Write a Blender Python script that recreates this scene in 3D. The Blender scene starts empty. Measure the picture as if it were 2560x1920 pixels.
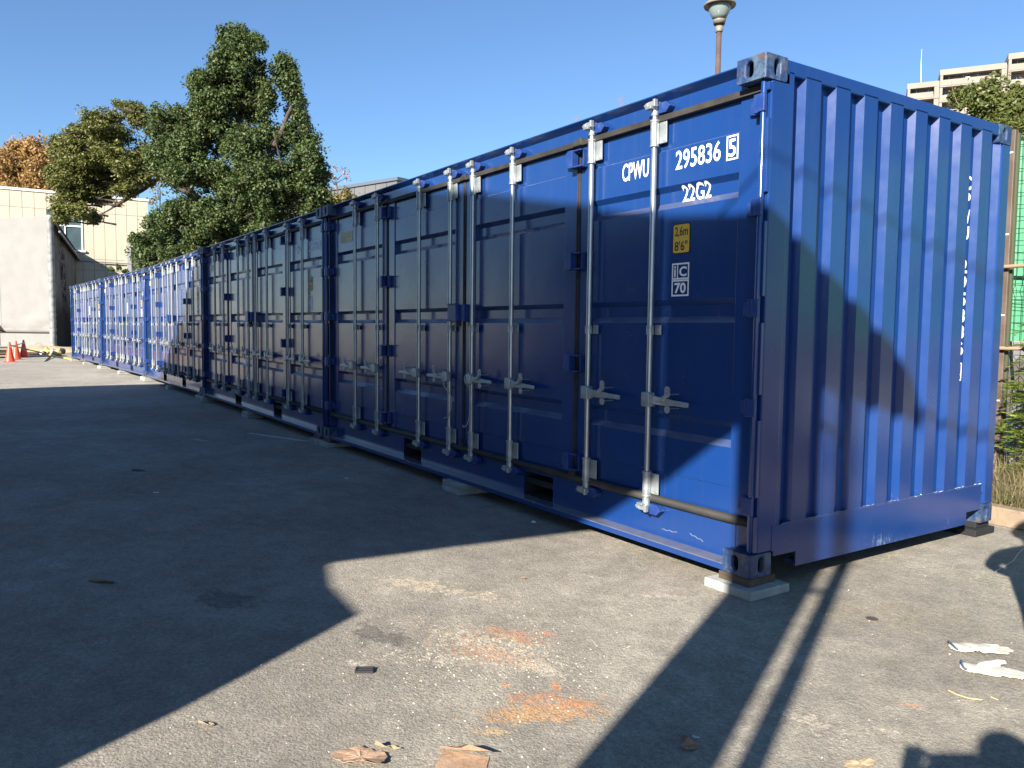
import bpy, bmesh, math, random
import numpy as np
from mathutils import Vector, Matrix, Euler

S = bpy.context.scene
COL = S.collection
rad = math.radians
random.seed(7)
RNG = np.random.default_rng(11)

# ------------------------------------------------------------------ camera
CAM = Vector((2.597, -3.168, 1.332))
CR = Vector((0.55180034, 0.83390105, 0.01119867))
CU = Vector((-0.06328639, 0.02848034, 0.99758894))
CF = Vector((-0.83157153, 0.55117865, -0.06849005))
FPX = 1982.0
cd = bpy.data.cameras.new('camera')
cd.sensor_width = 36.0
cd.lens = 36.0 * FPX / 2560.0
cd.clip_start = 0.02
cd.clip_end = 1500
cam = bpy.data.objects.new('camera', cd)
COL.objects.link(cam)
M3 = Matrix((CR, CU, -CF)).transposed()
cam.matrix_world = Matrix.Translation(CAM) @ M3.to_4x4()
S.camera = cam

# ------------------------------------------------------------------ sky + sun
SUN_EL, SUN_AZ = 26.0, 152.3       # azimuth clockwise from +Y, where the sun stands
W = bpy.data.worlds.new('World')
S.world = W
W.use_nodes = True
nt = W.node_tree
bg = nt.nodes['Background']
sky = nt.nodes.new('ShaderNodeTexSky')
sky.sky_type = 'NISHITA'
sky.sun_disc = False
sky.sun_elevation = rad(SUN_EL)
sky.sun_rotation = rad(SUN_AZ)
sky.altitude = 0
sky.air_density = 1.0
sky.dust_density = 0.0
sky.ozone_density = 6.0
nt.links.new(sky.outputs[0], bg.inputs[0])
bg.inputs[1].default_value = 0.058
sl = bpy.data.lights.new('sun', 'SUN')
sl.energy = 5.0
sl.angle = rad(0.53)
sl.color = (1.0, 0.93, 0.82)
sun = bpy.data.objects.new('sun', sl)
COL.objects.link(sun)
TS = Vector((math.cos(rad(SUN_EL)) * math.sin(rad(SUN_AZ)), math.cos(rad(SUN_EL)) * math.cos(rad(SUN_AZ)), math.sin(rad(SUN_EL))))
sun.rotation_euler = TS.to_track_quat('Z', 'Y').to_euler()
sun.location = TS * 60
vs = S.view_settings
vs.view_transform = 'Standard'
vs.look = 'None'
vs.gamma = 1
vs.use_curve_mapping = False
vs.exposure = 1.6
S.render.resolution_x, S.render.resolution_y = 1024, 768


def at(px, py, d):
    """real-world point seen at full-size photo pixel px,py, d metres ahead"""
    return CAM + CR * ((px - 1280) / FPX * d) + CU * ((960 - py) / FPX * d) + CF * d


# ------------------------------------------------------------------ object helpers
def mark(o, label=None, cat=None, group=None, kind=None):
    if label: o['label'] = label
    if cat: o['category'] = cat
    if group: o['group'] = group
    if kind: o['kind'] = kind
    return o


def empty(name, loc=(0, 0, 0), rz=0, label=None, cat=None, group=None):
    o = bpy.data.objects.new(name, None)
    COL.objects.link(o)
    o.location = loc
    o.rotation_euler = (0, 0, rz)
    o.empty_display_size = 0.2
    return mark(o, label, cat, group)


def link(name, me, m, parent=None, smooth=False, bevel=0, seg=2):
    o = bpy.data.objects.new(name, me)
    COL.objects.link(o)
    if m is not None and not me.materials:
        for q in (m if isinstance(m, (list, tuple)) else [m]): me.materials.append(q)
    if parent is not None: o.parent = parent
    if smooth:
        me.polygons.foreach_set('use_smooth', [True] * len(me.polygons))
    if bevel:
        b = o.modifiers.new('bevel', 'BEVEL')
        b.width = bevel; b.segments = seg; b.limit_method = 'ANGLE'; b.angle_limit = rad(35)
    return o


class MB:
    def __init__(s): s.v = []; s.f = []; s.mi = []; s.cur = 0
    def add(s, vs_, fs):
        n = len(s.v)
        s.v += [tuple(q) for q in vs_]
        for f in fs:
            s.f.append([i + n for i in f]); s.mi.append(s.cur)
        return s
    def box(s, x0, x1, y0, y1, z0, z1):
        return s.add([(x0, y0, z0), (x1, y0, z0), (x1, y1, z0), (x0, y1, z0), (x0, y0, z1), (x1, y0, z1), (x1, y1, z1), (x0, y1, z1)],
                     [(0, 3, 2, 1), (4, 5, 6, 7), (0, 1, 5, 4), (1, 2, 6, 5), (2, 3, 7, 6), (3, 0, 4, 7)])
    def cyl(s, p0, p1, r0, r1=None, n=12, caps=True):
        r1 = r0 if r1 is None else r1
        p0, p1 = Vector(p0), Vector(p1)
        d = (p1 - p0).normalized()
        a = d.orthogonal().normalized(); b = d.cross(a)
        V = []
        for p, r in ((p0, r0), (p1, r1)):
            for i in range(n):
                t = 2 * math.pi * i / n
                V.append(p + a * (r * math.cos(t)) + b * (r * math.sin(t)))
        F = [(i, (i + 1) % n, n + (i + 1) % n, n + i) for i in range(n)]
        if caps: F += [tuple(range(n - 1, -1, -1)), tuple(range(n, 2 * n))]
        return s.add(V, F)
    def tube(s, pts, r, n=6, r1=None):
        pts = [Vector(p) for p in pts]
        m = len(pts); V = []; a = None
        for k, p in enumerate(pts):
            d = (pts[min(k + 1, m - 1)] - pts[max(k - 1, 0)]).normalized()
            if a is None: a = d.orthogonal().normalized()
            a = (a - d * a.dot(d)).normalized(); b = d.cross(a)
            rr = r if r1 is None else r + (r1 - r) * k / (m - 1)
            for i in range(n):
                t = 2 * math.pi * i / n
                V.append(p + a * (rr * math.cos(t)) + b * (rr * math.sin(t)))
        F = []
        for k in range(m - 1):
            for i in range(n):
                F.append((k * n + i, k * n + (i + 1) % n, (k + 1) * n + (i + 1) % n, (k + 1) * n + i))
        F += [tuple(range(n - 1, -1, -1)), tuple(range((m - 1) * n, m * n))]
        return s.add(V, F)
    def prism(s, poly, axis, t0, t1):
        """poly in the two other axes (order x,y,z without axis)"""
        def P(a, b, t):
            return {'x': (t, a, b), 'y': (a, t, b), 'z': (a, b, t)}[axis]
        n = len(poly)
        V = [P(a, b, t0) for a, b in poly] + [P(a, b, t1) for a, b in poly]
        F = [(i, (i + 1) % n, n + (i + 1) % n, n + i) for i in range(n)] + [tuple(range(n - 1, -1, -1)), tuple(range(n, 2 * n))]
        return s.add(V, F)
    def lathe(s, prof, c=(0, 0, 0), n=24):
        V = []; m = len(prof)
        for r, z in prof:
            for i in range(n):
                t = 2 * math.pi * i / n
                V.append((c[0] + r * math.cos(t), c[1] + r * math.sin(t), c[2] + z))
        F = [(k * n + i, k * n + (i + 1) % n, (k + 1) * n + (i + 1) % n, (k + 1) * n + i) for k in range(m - 1) for i in range(n)]
        return s.add(V, F)
    def mesh(s, name, fix=True):
        me = bpy.data.meshes.new(name)
        me.from_pydata(s.v, [], s.f)
        if max(s.mi, default=0): me.polygons.foreach_set('material_index', s.mi)
        if fix:
            bm = bmesh.new(); bm.from_mesh(me)
            bmesh.ops.recalc_face_normals(bm, faces=bm.faces)
            bm.to_mesh(me); bm.free()
        me.update()
        return me
    def build(s, name, m, parent=None, **k):
        return link(name, s.mesh(name), m, parent, **k)


# ------------------------------------------------------------------ materials
def newmat(name):
    m = bpy.data.materials.new(name); m.use_nodes = True
    n = m.node_tree; return m, n, n.nodes['Principled BSDF']


def N(n, t, **k):
    q = n.nodes.new(t)
    for a, b in k.items(): setattr(q, a, b)
    return q


def noise(n, scale, detail=4, rough=.55, vec=None, dist=0):
    q = N(n, 'ShaderNodeTexNoise')
    q.inputs['Scale'].default_value = scale; q.inputs['Detail'].default_value = detail
    q.inputs['Roughness'].default_value = rough; q.inputs['Distortion'].default_value = dist
    if vec is not None: n.links.new(vec, q.inputs['Vector'])
    return q.outputs['Fac']


def ramp(n, src, a, b, c0=0., c1=1.):
    q = N(n, 'ShaderNodeMapRange', interpolation_type='SMOOTHSTEP')
    n.links.new(src, q.inputs[0])
    q.inputs[1].default_value = a; q.inputs[2].default_value = b
    q.inputs[3].default_value = c0; q.inputs[4].default_value = c1
    return q.outputs[0]


def mth(n, op, a, b=None, clamp=False):
    q = N(n, 'ShaderNodeMath', operation=op); q.use_clamp = clamp
    for i, x in enumerate((a, b)):
        if x is None: continue
        if isinstance(x, (int, float)): q.inputs[i].default_value = x
        else: n.links.new(x, q.inputs[i])
    return q.outputs[0]


def mixc(n, f, a, b, blend='MIX'):
    q = N(n, 'ShaderNodeMix', data_type='RGBA', blend_type=blend)
    for i, x in ((0, f), (6, a), (7, b)):
        if isinstance(x, (int, float)): q.inputs[i].default_value = x
        elif isinstance(x, tuple): q.inputs[i].default_value = (*x, 1) if len(x) == 3 else x
        else: n.links.new(x, q.inputs[i])
    return q.outputs[2]


def wpos(n): return N(n, 'ShaderNodeNewGeometry').outputs['Position']
def opos(n): return N(n, 'ShaderNodeTexCoord').outputs['Object']


def bumpn(n, p, h, strength, dist=.01):
    b = N(n, 'ShaderNodeBump'); b.inputs['Strength'].default_value = strength; b.inputs['Distance'].default_value = dist
    n.links.new(h, b.inputs['Height']); n.links.new(b.outputs[0], p.inputs['Normal'])


def simple(name, c, rough=.6, metal=0., c2=None, sc=8., bump=0., bsc=60., spec=.5, coat=0, lo=.4, hi=.65, stretch=None, rv=0.):
    m, n, p = newmat(name)
    p.inputs['Base Color'].default_value = (*c, 1)
    p.inputs['Roughness'].default_value = rough; p.inputs['Metallic'].default_value = metal
    p.inputs['Specular IOR Level'].default_value = spec
    p.inputs['Coat Weight'].default_value = coat; p.inputs['Coat Roughness'].default_value = .15
    v = opos(n)
    if stretch:
        mp = N(n, 'ShaderNodeMapping'); mp.inputs['Scale'].default_value = stretch
        n.links.new(v, mp.inputs[0]); v = mp.outputs[0]
    if c2:
        f = ramp(n, noise(n, sc, 6, .6, v), lo, hi)
        n.links.new(mixc(n, f, c, c2), p.inputs['Base Color'])
        if rv: n.links.new(ramp(n, noise(n, sc * 1.7, 5, .6, v), .3, .7, rough - rv, rough + rv), p.inputs['Roughness'])
    if bump: bumpn(n, p, noise(n, bsc, 4, .6, v), bump)
    return m


def paint_mat(name, base, dirt, chips=0.0, streak=True):
    """glossy container enamel: dust film in streaks, fine orange peel, scattered pale chips"""
    m, n, p = newmat(name)
    v = opos(n)
    mp = N(n, 'ShaderNodeMapping'); mp.inputs['Scale'].default_value = (9, 9, .5); n.links.new(v, mp.inputs[0])
    st = ramp(n, noise(n, 2.2, 6, .65, mp.outputs[0]), .48, .78)
    cl = ramp(n, noise(n, 1.6, 5, .6, v), .45, .75)
    f = mth(n, 'MULTIPLY', mth(n, 'ADD', mth(n, 'MULTIPLY', st, .30), mth(n, 'MULTIPLY', cl, .25)), .3)
    c = mixc(n, f, base, dirt)
    if chips:
        h = ramp(n, noise(n, 26, 5, .75, v), .71, .74)
        h2 = ramp(n, noise(n, 2.3, 2, .5, v), .55, .68)
        c = mixc(n, mth(n, 'MULTIPLY', mth(n, 'MULTIPLY', h, h2), chips), c, (.42, .5, .6))
        # scrapes along the bottom rail and a few long vertical rub marks
        so = N(n, 'ShaderNodeSeparateXYZ'); n.links.new(v, so.inputs[0])
        m3 = N(n, 'ShaderNodeMapping'); m3.inputs['Scale'].default_value = (30, 30, 9); n.links.new(v, m3.inputs[0])
        low = mth(n, 'MULTIPLY', ramp(n, so.outputs[2], .17, .02), ramp(n, noise(n, 1.3, 2, .5, v), .46, .60))
        sc3 = ramp(n, mth(n, 'ADD', noise(n, 1.2, 6, .8, m3.outputs[0]), mth(n, 'MULTIPLY', low, .16)), .66, .72)
        c = mixc(n, mth(n, 'MULTIPLY', mth(n, 'MULTIPLY', sc3, low), .7), c, (.16, .24, .33))
        m4 = N(n, 'ShaderNodeMapping'); m4.inputs['Scale'].default_value = (60, 60, 1.2); n.links.new(v, m4.inputs[0])
        rub = mth(n, 'MULTIPLY', ramp(n, noise(n, 1.1, 4, .6, m4.outputs[0]), .70, .76), ramp(n, noise(n, .9, 2, .5, v), .5, .62))
        c = mixc(n, mth(n, 'MULTIPLY', rub, .30), c, (.12, .17, .25))
    gn = N(n, 'ShaderNodeSeparateXYZ'); n.links.new(N(n, 'ShaderNodeNewGeometry').outputs['Normal'], gn.inputs[0])
    dust_sheen = mth(n, 'MULTIPLY', ramp(n, gn.outputs[2], .35, .95), ramp(n, noise(n, 7, 4, .6, v), .2, .7, .45, .85))
    c = mixc(n, dust_sheen, c, (.150, .142, .135))  # upward faces paler: settled dust plus sun sheen put into the colour
    n.links.new(c, p.inputs['Base Color'])
    n.links.new(ramp(n, noise(n, 5, 5, .6, v), .3, .75, .20, .28), p.inputs['Roughness'])
    p.inputs['Specular IOR Level'].default_value = .42
    p.inputs['Coat Weight'].default_value = .12 if chips else .5; p.inputs['Coat Roughness'].default_value = .17; p.inputs['Coat IOR'].default_value = 1.55
    bumpn(n, p, mth(n, 'ADD', noise(n, 2.4, 2, .4, v), mth(n, 'MULTIPLY', noise(n, 60, 3, .5, v), .012)), .30, .02)
    return m


BLUE = (.006, .034, .150)
M = {}
M['blue'] = paint_mat('blue_enamel', BLUE, (.06, .08, .14))
M['blue_end'] = paint_mat('blue_enamel_worn', BLUE, (.06, .085, .15), 1.0)
M['blue_hw'] = simple('blue_hardware_paint', (.010, .035, .16), .38, c2=(.02, .05, .18), sc=20, bump=.1)
M['dark'] = simple('dark_interior', (.008, .009, .012), .8)
M['rubber'] = simple('rubber_seal', (.014, .0135, .013), .75, c2=(.036, .032, .027), sc=6, bump=.15, bsc=90, lo=.35, hi=.7)
M['galv'] = simple('galvanised_steel', (.46, .49, .51), .34, .85, c2=(.40, .43, .45), sc=6)
M['zinc'] = simple('zinc_casting', (.42, .45, .46), .42, .65, c2=(.30, .33, .34), sc=14, bump=.05, bsc=60)
M['white'] = simple('white_vinyl_print', (.80, .80, .78), .5)
M['yellow'] = simple('yellow_vinyl', (.75, .46, .04), .45, c2=(.68, .42, .04), sc=9)
M['black'] = simple('black_print', (.012, .012, .014), .5)
M['brassp'] = simple('yellow_data_plate', (.72, .52, .14), .45, c2=(.62, .45, .12), sc=9)
M['pale_pl'] = simple('pale_data_plate', (.62, .60, .55), .45)
M['wood_blk'] = simple('tarred_hardwood_block', (.045, .032, .022), .75, c2=(.09, .065, .045), sc=5, bump=.4, bsc=40, stretch=(1, 8, 8))
M['tan_blk'] = simple('weathered_wood_block', (.17, .14, .10), .8, c2=(.10, .08, .06), sc=6, bump=.4, bsc=40, stretch=(1, 8, 8))
M['conc'] = simple('concrete_slab', (.36, .36, .33), .85, c2=(.26, .265, .25), sc=7, bump=.25, bsc=120)
M['conc2'] = simple('old_concrete_slab', (.24, .25, .24), .85, c2=(.33, .33, .31), sc=7, bump=.3, bsc=120)


def casting_mat():
    m, n, p = newmat('worn_corner_casting')
    v = opos(n)
    a = ramp(n, noise(n, 9, 6, .7, v), .45, .62)
    b = ramp(n, noise(n, 14, 6, .7, v, .6), .56, .66)
    mp = N(n, 'ShaderNodeMapping'); mp.inputs['Scale'].default_value = (30, 30, 4); n.links.new(v, mp.inputs[0])
    sc_ = ramp(n, noise(n, 2, 5, .7, mp.outputs[0]), .62, .70)
    c = mixc(n, a, (.012, .034, .10), (.06, .10, .15))
    c = mixc(n, mth(n, 'MULTIPLY', sc_, .35), c, (.28, .28, .26))
    c = mixc(n, mth(n, 'MULTIPLY', b, .8), c, (.10, .050, .026))
    n.links.new(c, p.inputs['Base Color'])
    p.inputs['Roughness'].default_value = .5
    bumpn(n, p, noise(n, 40, 5, .7, v), .3, .01)
    return m


M['cast'] = casting_mat()


def ground_mat(name, dark, light, marks=True):
    m, n, p = newmat(name)
    v = wpos(n)
    big = ramp(n, noise(n, .55, 5, .6, v), .35, .68)
    med = ramp(n, noise(n, 3.0, 8, .7, v, .3), .35, .7)
    fine = noise(n, 120, 4, .8, v)
    c = mixc(n, big, dark, light)
    c = mixc(n, mth(n, 'MULTIPLY', med, .42), c, tuple(x * .62 for x in dark))
    # exposed aggregate: dark pits and light stones
    vo = N(n, 'ShaderNodeTexVoronoi'); vo.inputs['Scale'].default_value = 95; n.links.new(v, vo.inputs['Vector'])
    rnd = N(n, 'ShaderNodeSeparateColor'); n.links.new(vo.outputs['Color'], rnd.inputs[0])
    stone = mth(n, 'MULTIPLY', ramp(n, rnd.outputs[0], .80, .84), ramp(n, vo.outputs['Distance'], .5, .3))
    c = mixc(n, mth(n, 'MULTIPLY', stone, .35), c, (.33, .31, .27))
    pit = mth(n, 'MULTIPLY', ramp(n, noise(n, 60, 4, .75, v), .60, .70), ramp(n, noise(n, 4, 2, .5, v), .40, .62))
    c = mixc(n, mth(n, 'MULTIPLY', pit, .75), c, (.03, .03, .032))
    # scattered white crumbs
    v2 = N(n, 'ShaderNodeTexVoronoi'); v2.inputs['Scale'].default_value = 17; n.links.new(v, v2.inputs['Vector'])
    r2 = N(n, 'ShaderNodeSeparateColor'); n.links.new(v2.outputs['Color'], r2.inputs[0])
    cr = mth(n, 'MULTIPLY', ramp(n, r2.outputs[1], .93, .94), ramp(n, v2.outputs['Distance'], .12, .07))
    c = mixc(n, mth(n, 'MULTIPLY', cr, .5), c, (.42, .39, .33))
    # long scuffs
    mp = N(n, 'ShaderNodeMapping'); mp.inputs['Rotation'].default_value = (0, 0, rad(33)); mp.inputs['Scale'].default_value = (1.2, 14, 1)
    n.links.new(v, mp.inputs[0])
    sf = mth(n, 'MULTIPLY', ramp(n, noise(n, 1.7, 6, .75, mp.outputs[0]), .62, .74), .35)
    c = mixc(n, sf, c, tuple(min(1, x * 1.7) for x in light))
    if marks:
        def stain(x, y, rx, ry, rot, col, dens, nsc=14, thr=.5, k=1.):
            nonlocal c
            mp = N(n, 'ShaderNodeMapping', vector_type='TEXTURE')
            mp.inputs['Location'].default_value = (x, y, 0); mp.inputs['Rotation'].default_value = (0, 0, rad(rot)); mp.inputs['Scale'].default_value = (rx, ry, 1)
            n.links.new(v, mp.inputs[0])
            ln = N(n, 'ShaderNodeVectorMath', operation='LENGTH')
            sx = N(n, 'ShaderNodeVectorMath', operation='MULTIPLY'); sx.inputs[1].default_value = (1, 1, 0)
            n.links.new(mp.outputs[0], sx.inputs[0]); n.links.new(sx.outputs[0], ln.inputs[0])
            fall = ramp(n, ln.outputs['Value'], 1.1, .1)
            g = mth(n, 'ADD', noise(n, nsc, 8, .78, v), mth(n, 'MULTIPLY', fall, dens))
            g = mth(n, 'MULTIPLY', ramp(n, g, thr + .08, thr + .17), ramp(n, ln.outputs['Value'], 1.25, .8))
            c = mixc(n, mth(n, 'MULTIPLY', mth(n, 'MULTIPLY', g, k), ramp(n, noise(n, nsc * 4, 5, .7, v), .25, .6, .45, 1.)), c, col)
        def gp(px, py):
            d = at(px, py, 1) - CAM
            q = CAM + d * (-CAM.z / d.z)
            return q.x, q.y
        OR, CRM, WH, DK = (.50, .25, .13), (.55, .46, .32), (.54, .48, .38), (.06, .058, .058)
        for px, py, rx, ry, rot, col, dens, nsc, k in [
            (1060, 1465, .34, .16, 33, CRM, .16, 16, .75), (1210, 1490, .22, .10, 33, CRM, .14, 18, .7), (990, 1450, .3, .12, 20, CRM, .06, 22, .6),
            (1230, 1610, .50, .22, 20, WH, .13, 26, .9), (1110, 1650, .42, .14, 45, WH, .10, 30, .9), (1330, 1660, .28, .10, 10, WH, .17, 24, .85),
            (1235, 1640, .36, .14, 30, OR, .13, 24, .75), (1290, 1590, .24, .12, 30, OR, .17, 16, .65), (1190, 1600, .4, .2, 30, (.46, .28, .16), .10, 20, .6), (1370, 1585, .06, .03, 30, OR, .3, 12, .8),
            (1245, 1573, .06, .035, 20, OR, .3, 12, .9), (1390, 1716, .06, .025, -20, OR, .35, 12, .9), (1263, 1714, .03, .025, 0, OR, .35, 12, .8),
            (1350, 1785, .34, .11, 62, (.50, .30, .15), .20, 24, .95), (1400, 1760, .26, .14, 62, (.50, .27, .13), .12, 22, .8), (1440, 1760, .10, .05, 60, OR, .28, 18, .9), (1330, 1745, .16, .09, 60, OR, .16, 20, .8), (1225, 1830, .10, .03, 62, (.52, .36, .18), .2, 26, .8),
            (1310, 1550, .3, .06, 45, WH, .10, 20, .6), (960, 1590, .30, .16, 40, DK, .18, 7, .55), (890, 1660, .10, .04, 30, WH, .16, 24, .8),
            (690, 1092, .9, .05, 20, (.62, .66, .72), .30, 12, .9), (500, 1100, .25, .03, 20, (.6, .62, .66), .26, 12, .8), (600, 1210, .4, .03, 60, (.5, .5, .5), .16, 16, .6),
            (2020, 1800, .13, .07, 30, WH, .16, 18, .7), (2200, 1830, .16, .08, 30, WH, .1, 20, .6), (2280, 1765, .08, .03, 30, OR, .12, 18, .6),
            (2140, 1530, .9, .35, 40, (.34, .29, .19), .15, 8, .35), (1700, 1340, .9, .3, 40, (.3, .25, .17), .12, 8, .3),
            (570, 1500, .28, .16, 30, DK, .2, 5, .5), (150, 1420, .7, .25, 30, (.2, .19, .18), .1, 5, .3), (2060, 1830, .3, .12, 10, WH, .07, 26, .7),
            (1650, 1490, .30, .05, 60, WH, .12, 20, .6), (1450, 1440, .2, .1, 60, WH, .06, 24, .6)]:
            x, y = gp(px, py)
            stain(x, y, rx, ry, rot, col, dens, nsc, .5, k)
        # tyre print: a grid of pale dust lines left by lugs
        x, y = gp(2370, 1425)
        mp = N(n, 'ShaderNodeMapping', vector_type='TEXTURE'); mp.inputs['Location'].default_value = (x, y, 0)
        mp.inputs['Rotation'].default_value = (0, 0, rad(8)); n.links.new(v, mp.inputs[0])
        br = N(n, 'ShaderNodeTexBrick'); n.links.new(mp.outputs[0], br.inputs[0])
        br.inputs['Scale'].default_value = 1; br.inputs['Brick Width'].default_value = .16; br.inputs['Row Height'].default_value = .055; br.inputs['Mortar Size'].default_value = .007
        br.inputs['Mortar Smooth'].default_value = .6
        br.offset = .1
        sp = N(n, 'ShaderNodeSeparateXYZ'); n.links.new(mp.outputs[0], sp.inputs[0])
        msk = mth(n, 'MULTIPLY', ramp(n, mth(n, 'ABSOLUTE', sp.outputs[1]), .16, .13), ramp(n, mth(n, 'ABSOLUTE', sp.outputs[0]), .85, .35))
        msk = mth(n, 'MULTIPLY', msk, ramp(n, noise(n, 5, 4, .6, v), .3, .6))
        c = mixc(n, mth(n, 'MULTIPLY', mth(n, 'MULTIPLY', br.outputs['Fac'], msk), .75), c, (.42, .38, .28))
    gr = mth(n, 'MULTIPLY', ramp(n, noise(n, 46, 6, .85, v), .30, .72, .66, 1.28), ramp(n, noise(n, 9, 5, .75, v), .30, .72, .84, 1.14))
    gr = mth(n, 'MULTIPLY', gr, ramp(n, noise(n, 150, 3, .8, v), .30, .72, .72, 1.25))
    cg = N(n, 'ShaderNodeCombineColor')
    for i_ in range(3): n.links.new(gr, cg.inputs[i_])
    c = mixc(n, 1.0, c, cg.outputs[0], 'MULTIPLY')
    n.links.new(c, p.inputs['Base Color'])
    p.inputs['Roughness'].default_value = .88
    p.inputs['Specular IOR Level'].default_value = .35
    h = mth(n, 'ADD', mth(n, 'MULTIPLY', fine, .6), mth(n, 'MULTIPLY', vo.outputs['Distance'], .5))
    bumpn(n, p, mth(n, 'ADD', h, mth(n, 'MULTIPLY', noise(n, 46, 6, .85, v), 1.2)), .8, .007)
    return m


M['asphalt'] = ground_mat('asphalt_dusty', (.262, .236, .196), (.372, .337, .280))
M['oldpave'] = ground_mat('old_pale_pavement', (.30, .278, .24), (.38, .35, .295), False)


# ------------------------------------------------------------------ ground
g = MB(); g.add([(-700, -700, -.004), (700, -700, -.004), (700, 700, -.004), (-700, 700, -.004)], [(0, 1, 2, 3)])
mark(g.build('ground', M['oldpave']), kind='structure')
g = MB()
edge = []
for k in range(30):
    t = -26 + k * 1.2
    edge.append((-11.45 - .29 * (t + 1.5) + .05 * math.sin(k * 2.1) + .03 * math.sin(k * 5.3), t))
poly = [(16, -26)] + [(16, 3.0)] + [e for e in reversed(edge) if e[1] < 9]
poly = [(16, -26), (16, 9)] + [e for e in reversed(edge) if e[1] < 8.9]
g.prism([(a, b) for a, b in poly], 'z', -.003, 0.0)
mark(g.build('asphalt_yard', M['asphalt']), kind='structure')

# ================================================================== CONTAINER
L_, W_, H_ = 6.058, 2.438, 2.591
YP, YD = .095, .124
RECS = [(2.066, 2.035, 1.972, 1.937), (1.420, 1.389, 1.326, 1.291), (.766, .735, .668, .632)]
PROF = [(.255, .100), (.420, .100), (.424, YP)]
for zt, a, b, zb in reversed(RECS): PROF += [(zb, YP), (b, YD), (a, YD), (zt, YP)]
PROF += [(2.268, YP), (2.272, .100), (2.455, .100)]


def py_of(z):
    for (z0, y0), (z1, y1) in zip(PROF, PROF[1:]):
        if z0 <= z <= z1: return y0 + (y1 - y0) * (z - z0) / max(1e-6, z1 - z0)
    return PROF[-1][1]


def oval(cx, cz, w, h, n=24):
    out = []
    for i in range(n):
        t = 2 * math.pi * i / n
        x, z = math.cos(t) * w / 2, math.sin(t)
        z = z * w / 2 + (h - w) / 2 * (1 if z > 1e-6 else -1 if z < -1e-6 else 0)
        out.append((cx + x, cz + z))
    return out


def holed(mb, fn, w, h, cx, cz, ow, oh, depth):
    """rectangle w x h with an oval hole; fn(a,b,d) -> 3D, d into the metal"""
    ov = oval(cx, cz, ow, oh)
    n = len(ov); rect = []
    for a, b in ov:
        dx, dz = a - cx, b - cz
        t = 1e9
        if abs(dx) > 1e-9: t = min(t, ((w - cx) if dx > 0 else cx) / abs(dx))
        if abs(dz) > 1e-9: t = min(t, ((h - cz) if dz > 0 else cz) / abs(dz))
        rect.append((cx + dx * t, cz + dz * t))
    cor = [(w, h), (0, h), (0, 0), (w, 0)]
    for c_ in cor:   # snap closest ring point to the corner
        k = min(range(n), key=lambda i: (rect[i][0] - c_[0]) ** 2 + (rect[i][1] - c_[1]) ** 2)
        rect[k] = c_
    V = [fn(a, b, 0) for a, b in rect] + [fn(a, b, 0) for a, b in ov] + [fn(a, b, depth) for a, b in ov]
    F = [(i, (i + 1) % n, n + (i + 1) % n, n + i) for i in range(n)] + [(n + i, n + (i + 1) % n, 2 * n + (i + 1) % n, 2 * n + i) for i in range(n)]
    mb.add(V, F)


def casting_mesh(sx, sy, top):
    A, B, Hc = .178, .162, .118
    mb = MB()
    X = lambda a: -a if sx > 0 else -L_ + a        # a from the outer end
    Y = lambda b: b if sy < 0 else W_ - b
    Z = (lambda c: H_ - Hc + c) if top else (lambda c: c)
    holed(mb, lambda a, b, d: (X(a), Y(d), Z(b)), A, Hc, .089 + .012, Hc / 2, .045, .078, .028)
    holed(mb, lambda a, b, d: (X(d), Y(a), Z(b)), B, Hc, .089, Hc / 2, .045, .078, .028)
    zt = Hc if top else 0
    holed(mb, lambda a, b, d: (X(a), Y(b), Z(zt - d if top else zt + d)), A, B, .089, .081, .064, .10, .028)
    zz = 0 if top else Hc
    mb.add([(X(0), Y(0), Z(zz)), (X(A), Y(0), Z(zz)), (X(A), Y(B), Z(zz)), (X(0), Y(B), Z(zz))], [(0, 1, 2, 3)])
    mb.add([(X(A), Y(0), Z(0)), (X(A), Y(B), Z(0)), (X(A), Y(B), Z(Hc)), (X(A), Y(0), Z(Hc))], [(0, 1, 2, 3)])
    mb.add([(X(0), Y(B), Z(0)), (X(A), Y(B), Z(0)), (X(A), Y(B), Z(Hc)), (X(0), Y(B), Z(Hc))], [(0, 1, 2, 3)])
    me = mb.mesh('corner_casting', False)
    bm = bmesh.new(); bm.from_mesh(me)
    bmesh.ops.remove_doubles(bm, verts=bm.verts, dist=.0005)
    bmesh.ops.recalc_face_normals(bm, faces=bm.faces)
    bm.to_mesh(me); bm.free()
    return me


def text_mesh(txt, w, h, bold=.02):
    cu = bpy.data.curves.new('t', 'FONT'); cu.body = txt; cu.size = 1; cu.offset = bold; cu.resolution_u = 3
    o = bpy.data.objects.new('t', cu); COL.objects.link(o)
    dg = bpy.context.evaluated_depsgraph_get()
    me = bpy.data.meshes.new_from_object(o.evaluated_get(dg))
    bpy.data.objects.remove(o); bpy.data.curves.remove(cu)
    co = np.array([v.co[:] for v in me.vertices])
    mn, mx = co.min(0), co.max(0)
    for v in me.vertices:
        v.co.x = (v.co.x - mn[0]) / max(1e-6, mx[0] - mn[0]) * w
        v.co.y = (v.co.y - mn[1]) / max(1e-6, mx[1] - mn[1]) * h
    return me


def place2d(me, fn):
    for v in me.vertices: v.co = Vector(fn(v.co.x, v.co.y))
    me.update()


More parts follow.
